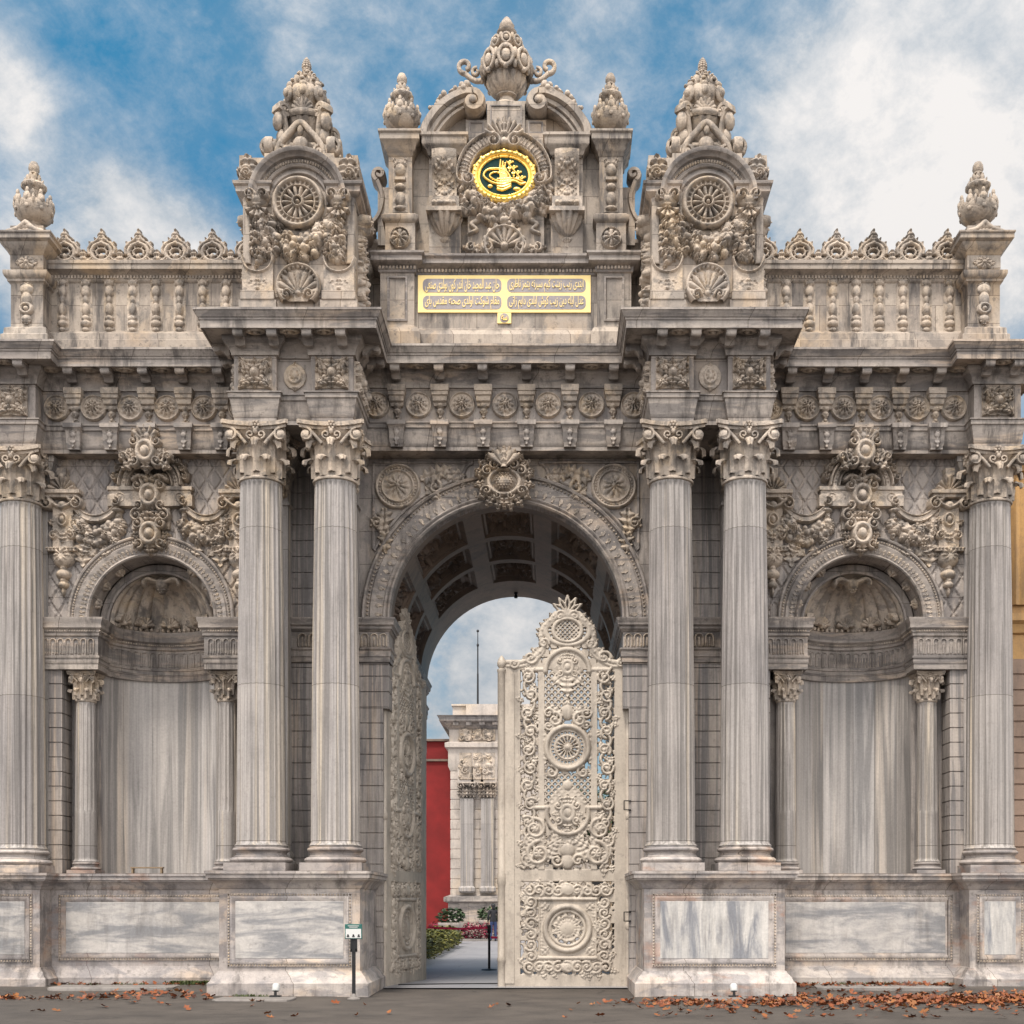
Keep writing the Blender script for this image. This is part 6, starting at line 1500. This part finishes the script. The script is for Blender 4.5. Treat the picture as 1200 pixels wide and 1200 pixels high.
def cluster(m, c, r, n, size, rg, flat=.6):
    for _ in range(n):
        d = rg.normal(0, 1, 3); d /= np.linalg.norm(d); q = np.array(c) + d * np.array(r) * rg.uniform(.72, 1.03)
        k = size * rg.uniform(.6, 1.3); M = T(*q) @ RZ(rg.uniform(0, 6.3)) @ RX(rg.uniform(-.9, .9)) @ RY(rg.uniform(-.6, .6))
        m.add([(-k, 0, 0), (0, -k * .42, k * .12), (k, 0, -k * .1), (0, k * .42, k * .12)], [(0, 1, 2, 3)], M)
o = empty('clipped_hedge', (-3.1, 16, .066)); tag(o, 'yellow green leafy hedge along the left of the path', 'hedge')
m = MB(); rg4 = np.random.default_rng(12)
for y in np.linspace(8.4, 24.5, 27):
    cluster(m, (-2.95 + rg4.uniform(-.1, .1) - (y - 8) * .012 - 0 + 3.1, y - 16, .36 + rg4.uniform(-.05, .08)), (.62, .5, .42), 330, .075, rg4)
m.build('foliage', M_HEDGE, o, angle=180)
m = MB()
for y in np.linspace(8.6, 24.4, 22): m.tube([(.1, y - 16, 0), (.12, y - 16 + .1, .3)], .03, 5)
m.build('stems', M_WOOD, o)
def planter(x, y, k, label):
    o = empty('stone_planter', (x, y, .066)); tag(o, label, 'planter', 'stone planters in the courtyard')
    m = MB(); m.lathe([(.30, 0), (.30, .08), (.2, .12), (.17, .25), (.30, .4), (.42, .62), (.46, .70), (.46, .76), (.38, .76), (.34, .7), (0, .7)], 20, M=SCL(k)); m.build('bowl', M_BUFF, o)
    m = MB(); cluster(m, (0, 0, .98 * k), (.5 * k, .5 * k, .3 * k), 260, .11 * k, np.random.default_rng(int(y))); m.build('plant', M_PLANT, o, angle=180)
planter(-3.2, 27.5, 1.15, 'pale stone planter with dark green plant behind the hedge'); planter(-1.9, 34.2, 1.2, 'pale stone planter with a small bush before the red flower bed')
o = empty('flower_bed', (-3.1, 32.2, .066)); tag(o, 'bed of dark red leaved flowers below the tower', 'flower bed')
m = MB()
for x in np.linspace(-1.2, 1.3, 9): cluster(m, (x, 0 + rg4.uniform(-.2, .2), .42), (.32, .5, .42), 260, .075, rg4)
m.build('foliage', M_BEGON, o, angle=180)
m = MB(); m.box(-1.6, 1.7, -.62, .62, -.02, .10); m.build('bed_edge', M_SLAB, o)
# courtyard pavilion wall with paired pilasters
tw = empty('courtyard_tower', (-1.2, 36.4, .066)); tag(tw, 'pale stone courtyard pavilion with paired pilasters and a heavy cornice', 'tower')
D = 60.5
def px(x): return .84 + (x - 645) * D / 1488
def pz(y): return 1.6 + (1062 - y) * D / 1488
m = MB(); x0, x1 = px(528), px(640); yb = 36.4
PTH = [(x0, yb + 6), (x0, yb), (x1, yb), (x1, yb + 6)]
m.sweep(rustic(0, pz(904), .46, .03, .03), PTH)
w = m.build('wall', M_BUFF, tw, (1.2, -36.4, 0))
def tpart(name, mat, f):
    m = MB(); f(m); return m.build(name, mat, w)
tpart('plinth', M_TRIM, lambda m: (m.sweep([(.1, 0), (.1, pz(1060)), (.3, pz(1058)), (.3, pz(1053)), (0, pz(1050))], PTH)))
tpart('architrave', M_BUFF, lambda m: m.sweep([(.02, pz(905)), (.1, pz(900)), (.1, pz(880)), (.25, pz(878)), (.25, pz(873)), (.05, pz(871)), (.05, pz(855))], PTH))
tpart('cornice', M_TRIM, lambda m: m.sweep([(0, pz(858)), (.1, pz(856)), (.25, pz(851)), (.3, pz(850)), (.45, pz(849)), (.5, pz(848)), (.5, pz(844)), (.6, pz(842)), (-.5, pz(841))], PTH))
tpart('parapet', M_BUFF, lambda m: (m.box(x0 + .1, x1, yb + .1, yb + 5, pz(844), pz(829)), m.box(x0 + .05, x1, yb, yb + 5, pz(829), pz(827)), m.box(x0 + .75, x1, yb - .12, yb + 1, pz(843), pz(827.5))))
for x in np.arange(x0 + .15, x1, .62): tpart('modillion', M_TRIM, lambda m: m.box(x, x + .26, yb - .4, yb, pz(853), pz(849.5)))
for xa in (px(540), px(564)):
    def f(m):
        m.sweep([(0, pz(1048)), (.08, pz(1046)), (.08, pz(1042)), (0, pz(1040)), (0, pz(938))], [(xa, yb + .1), (xa, yb - .22), (xa + .62, yb - .22), (xa + .62, yb + .1)])
    p = tpart('pilaster', M_SHAFT, f)
    r = Relief(-.46, .46, 0, .75, .03); [r.leaf(q * .17, .02, pi / 2, .5, .11, .2, 3) for q in (-2, -1, 0, 1, 2)]; r.spiral(-.3, .55, .15, 0, 1.2, 1, .05, .3); r.spiral(.3, .55, .15, pi, 1.2, -1, .05, .3); r.flat(-.44, .44, .64, .74, .3)
    r.mb().build('pilaster_capital', M_ORN, p, (xa + .31, yb - .2, pz(937)))
for xx, wd in ((543.5, .70), (557, .52), (570.5, .70)):
    for (za, zb, nm) in ((902, 883, 'carved_panel'), (872, 857, 'carved_panel')) if 0 else ((917, 883, 'carved_panel'), (871, 856, 'carved_panel')):
        h = pz(zb) - pz(za); r = Relief(-wd / 2, wd / 2, 0, h, .035); r.flat(-wd / 2 + .04, wd / 2 - .04, .04, h - .04, .03); rr2 = np.random.default_rng(int(xx + za)); r.scatter(-wd * .3, wd * .3, h * .15, h * .85, 9, .16, .12, rr2); r.dome(0, h / 2, .15, h=.16)
        r.mb().build(nm, M_ORN, w, (px(xx) + .1, yb - .10, pz(za)))
    tpart('panel_block', M_BUFF, lambda m: m.box(px(xx) + .1 - wd / 2 - .03, px(xx) + .1 + wd / 2 + .03, yb - .085, yb + .1, pz(922), pz(881)))
w.location = (1.2, -36.4, 0)
o = empty('red_building', (-6, 38, .066)); tag(o, 'deep red plastered building wall behind the hedge beside the tower', 'building')
m = MB(); m.box(px(470) + 6, px(530) + 6, .2, 8, 0, pz(865)); rw = m.build('wall', M_RED, o)
m = MB(); m.box(px(470) + 6, px(530) + 6, .1, .25, pz(889), pz(886.5)); m.box(px(470) + 6, px(530) + 6, .05, 8, pz(865), pz(862.5)); m.build('coping', M_DARK, rw)
o = empty('courtyard_building', (4, 44, .066)); tag(o, 'buff courtyard building glimpsed through the holes of the closed leaf', 'building')
m = MB(); m.box(-4.6, 8, 0, 5, 0, 7.2); m.sweep([(0, 6.4), (.2, 6.6), (.3, 6.8), (.3, 7.2), (-.4, 7.3)], [(-4.6, 4), (-4.6, 0), (8, 0)]); bw = m.build('wall', M_BUFF, o)
for x in (-3.4, -1.2, 1.0, 3.2):
    m = MB(); m.wsweep([(0, -.02), (0, .1), (.1, .12), (.2, 0)], [(x, 1.2), (x + 1.1, 1.2), (x + 1.1, 4.4), (x, 4.4)], closed=True); f = m.build('window', M_BUFF, bw); m = MB(); m.box(x + .15, x + .95, -.03, .1, 1.35, 4.25); m.build('pane', M_BLACK, f)
o = empty('courtyard_tree', (3.4, 33, .066)); tag(o, 'dark green tree crown seen through the right gate leaf', 'tree')
m = MB(); m.tube([(0, 0, 0), (.1, .05, 2), (0, 0, 4), (.2, .1, 5.5)], [.22, .18, .14, .06], 8); m.tube([(.05, 0, 3), (.9, .2, 4.6)], [.1, .04], 6); m.tube([(.05, 0, 3.2), (-.9, -.2, 4.9)], [.1, .04], 6); m.build('trunk', M_WOOD, o)
m = MB()
for _ in range(16): cluster(m, (rg4.uniform(-1.6, 1.6), rg4.uniform(-1, 1), rg4.uniform(4.2, 6.6)), (.7, .6, .55), 170, .12, rg4)
m.build('crown', M_PLANT, o, angle=180)
o = empty('roof_mast', (px(555) , 40, pz(829))); tag(o, 'thin dark mast on the roof of the courtyard tower', 'mast')
m = MB(); m.lathe([(.055, 0), (.045, 2.2), (.035, 2.3), (.032, 3.6), (.06, 3.65), (.06, 3.72), (.025, 3.78), (.02, 4.35)], 10); m.build('pole', M_BLACK, o)
m = MB(); m.ell((0, 0, 4.40), .07, 10, 7); m.build('ball', M_BLACK, o)
# visitor by the barrier
def person(x, y, label):
    o = empty('person', (x, y, .066), radians(200)); tag(o, label, 'person')
    J = [(0, 0, .90, .13), (0, 0, 1.05, .125), (0, 0, 1.22, .14), (0, 0, 1.33, .10), (0, 0, 1.41, .055), (0, -.01, 1.50, .085), (0, -.015, 1.58, .075)]
    E = [(i, i + 1) for i in range(6)]
    for s in (-1, 1):
        b = len(J); J += [(s * .17, 0, 1.32, .065), (s * .22, .02, 1.08, .05), (s * .20, -.10, .88, .036), (s * .19, -.15, .80, .03)]; E += [(3, b), (b, b + 1), (b + 1, b + 2), (b + 2, b + 3)]
        b = len(J); J += [(s * .09, 0, .82, .10), (s * .10, -.01, .47, .065), (s * .11, .02, .08, .045), (s * .12, -.10, .04, .04)]; E += [(0, b), (b, b + 1), (b + 1, b + 2), (b + 2, b + 3)]
    me = bpy.data.meshes.new('body'); me.from_pydata([j[:3] for j in J], E, [])
    t = bpy.data.objects.new('body', me); COL.objects.link(t)
    md_ = t.modifiers.new('s', 'SKIN')
    for v, j in zip(me.skin_vertices[0].data, J): v.radius = (j[3], j[3])
    me.skin_vertices[0].data[0].use_root = True
    t.modifiers.new('u', 'SUBSURF').levels = 2
    dg = bpy.context.evaluated_depsgraph_get(); dg.update(); me2 = bpy.data.meshes.new_from_object(t.evaluated_get(dg)); bpy.data.objects.remove(t)
    me2.materials.clear()
    for mt in (plain('skin', C(.45, .27, .19), .6), plain('black_jacket', C(.015, .016, .02), .8), plain('blue_jeans', C(.03, .05, .13), .85), plain('dark_shoes', C(.02, .02, .02), .6)): me2.materials.append(mt)
    for p in me2.polygons:
        z, xx = p.center.z, abs(p.center.x); p.use_smooth = True
        p.material_index = 3 if z < .10 else 1 if (.86 < z < 1.43 and not (z < .87 and xx > .15)) else 0 if z > 1.4 or xx > .16 else 2
    place(bpy.data.objects.new('body', me2), o)
    m = MB(); m.ell((0, .02, 1.56), (.098, .105, .105), 14, 10); m.ell((0, .06, 1.47), (.08, .06, .10), 12, 8); m.build('hair', M_BLACK, o)
    m = MB(); m.ell((0, -.105, 1.52), (.014, .02, .022), 8, 6)
    for s in (-1, 1): m.ell((s * .09, -.01, 1.52), (.012, .02, .03), 7, 5)
    m.build('face_features', me2.materials[0], o)
person(px(584), 31, 'person in a black jacket and blue jeans standing behind the red belt')

# ochre palace wall beyond the right corner
o = empty('ochre_building', (13, 2.2, .1)); tag(o, 'ochre plastered palace wall with brown block base at the right edge', 'building')
m = MB(); m.box(-3.3, 6, 0, 3, 6.2, 10.9); w = m.build('wall', M_OCHRE, o)
m = MB(); m.sweep(rustic(-.2, 6.6, .33, .03, .02), [(-3.35, 2), (-3.35, -.05), (6, -.05)]); m.build('block_base', M_OCHREW, w)
m = MB(); m.wsweep([(0, -.02), (0, .08), (.08, .12), (.16, .08), (.24, .12), (.32, .06), (.36, 0)], [(-2.35, 7.7), (-2.35, 10.3)]); m.build('moulded_strip', M_OCHRE, w)
m = MB(); m.sweep([(0, 7.1), (.06, 7.13), (.10, 7.3), (.2, 7.36), (.2, 7.5), (0, 7.55)], [(-3.3, 2), (-3.3, 0), (6, 0)]); m.sweep([(0, 10.4), (.1, 10.45), (.2, 10.7), (.35, 10.75), (.35, 10.9), (-.5, 10.92)], [(-3.3, 2), (-3.3, 0), (6, 0)]); m.build('cornice', M_OCHRE, w)
for x in (-1.2, 1.9):
    m = MB(); m.wsweep([(0, -.02), (0, .1), (.1, .12), (.12, .06), (.22, .05), (.22, 0)], [(x - .5, 7.8), (x + 1.3, 7.8), (x + 1.3, 10.1), (x - .5, 10.1)], closed=True); m.build('window_frame', M_OCHRE, w)
    m = MB(); m.box(x - .3, x + 1.1, -.02, .1, 8.0, 9.9); m.build('window_pane', M_BLACK, w)

# ------------------------------------------------------------------ daylight
SUN_EL, SUN_AZ = radians(63), radians(180 + 20)        # behind the viewer, a little to the left
w = N('World', True); gen = w.n('ShaderNodeTexCoord').outputs['Generated']
sky = w.n('ShaderNodeTexSky', sky_type='NISHITA'); sky.sun_disc = False; sky.sun_elevation = SUN_EL; sky.sun_rotation = SUN_AZ; sky.air_density = 1.0; sky.dust_density = .4; sky.ozone_density = 3.0
elev = w.n('ShaderNodeSeparateXYZ', {0: gen}).outputs
blue = w.mix(1.0, sky.outputs[0], w.mix(w.ramp(elev[2], .30, .55), C(.50, .74, .74), C(.07, .84, .90)), 'MULTIPLY')
n1 = w.noise(w.vmap(gen, (1, 1, 1.3), (0, .5, 0)), 6.0, 9, .62, .15); n2 = w.noise(w.vmap(gen, (1.2, 1, 1.6), (0, .6, 0)), 15.0, 9, .68, .15)
def blob_at(x, y, r, amt):
    d = np.array([(x - 645) / 1488, 1.0, (1062 - y) / 1488]); d /= np.linalg.norm(d)
    v = w.n('ShaderNodeVectorMath', operation='DISTANCE'); w.set(v.inputs[0], gen); v.inputs[1].default_value = tuple(d)
    x = w.n('ShaderNodeMapRange', clamp=True, interpolation_type='SMOOTHSTEP'); w.set(x.inputs[0], v.outputs['Value'])
    for i, q in enumerate((0.0, r / 1488, amt, 0.0)): x.inputs[i + 1].default_value = q
    return x.outputs[0]
acc = 0.0
for x, y, r, a in ((1150, 130, 290, .62), (1000, 200, 230, .28), (950, 90, 150, .16), (1180, 330, 250, .40), (905, 280, 130, .22), (5, 105, 75, .50), (175, 258, 90, .42), (215, 285, 70, .30), (95, 300, 150, .30), (250, 300, 70, .25), (140, 235, 50, .2), (430, 60, 260, .24), (800, 90, 240, .24), (330, 30, 160, .16), (660, 30, 160, .18), (60, 210, 120, .16), (590, 760, 280, .62), (20, 330, 90, .35)):
    acc = w.math('ADD', acc, blob_at(x, y, r, a))
base = w.math('ADD', w.math('MULTIPLY', w.math('SUBTRACT', n1, .5), .95), w.math('MULTIPLY', w.math('SUBTRACT', n2, .5), .55))
back = w.ramp(elev[1], .5, -.1, 0, .55)               # overcast behind the viewer
low = w.ramp(elev[2], .26, .10, 0, .22)
f = w.ramp(w.math('ADD', w.math('ADD', w.math('ADD', base, acc), back), low), -.08, .54, 0, 1)
shade = w.ramp(w.math('ADD', w.math('ADD', w.math('ADD', w.math('MULTIPLY', n2, 1.0), w.math('MULTIPLY', n1, .8)), w.math('MULTIPLY', acc, .42)), back), .85, 1.32, .0, 1)
cl = w.mix(shade, C(3.6, 4.6, 5.6), C(9.6, 9.3, 9.1))
lum = w.math('MULTIPLY', w.ramp(elev[2], .0, .85, .80, 1.15), w.ramp(elev[1], .3, -.3, .56, 1.45)); cl = w.mix(1.0, cl, w.n('ShaderNodeCombineColor', {0: lum, 1: lum, 2: lum}).outputs[0], 'MULTIPLY')
colr = w.mix(f, blue, cl)
bg = w.n('ShaderNodeBackground', {'Color': colr, 'Strength': .10}); w.t.links.new(bg.outputs[0], w.n('ShaderNodeOutputWorld').inputs[0])
sl_ = bpy.data.lights.new('sun', 'SUN'); sl_.energy = 2.3; sl_.angle = radians(10); sl_.color = (1, .91, .80)
so = bpy.data.objects.new('sun', sl_); COL.objects.link(so)
dv = np.array([sin(SUN_AZ) * cos(SUN_EL), cos(SUN_AZ) * cos(SUN_EL), sin(SUN_EL)])
from mathutils import Vector
so.rotation_euler = Vector(dv).to_track_quat('Z', 'Y').to_euler()

# ------------------------------------------------------------------ camera
cam = bpy.data.cameras.new('camera'); cam.sensor_width = 36; cam.lens = 1488 / 1200 * 36; cam.shift_x = -.0375; cam.shift_y = .385; cam.clip_end = 2000
co = bpy.data.objects.new('camera', cam); COL.objects.link(co); co.location = (.84, -24, 1.6); co.rotation_euler = (pi / 2, 0, 0); SC.camera = co
SC.render.engine = 'CYCLES'; SC.cycles.max_bounces = 6; SC.cycles.diffuse_bounces = 3; SC.cycles.use_denoising = True
SC.view_settings.view_transform = 'Standard'; SC.view_settings.look = 'None'; SC.view_settings.exposure = .76; SC.view_settings.gamma = 1.0
for ob in list(SC.objects):            # prototypes that found no place
    if ob.type == 'MESH' and ob.location.z < -8: bpy.data.objects.remove(ob)
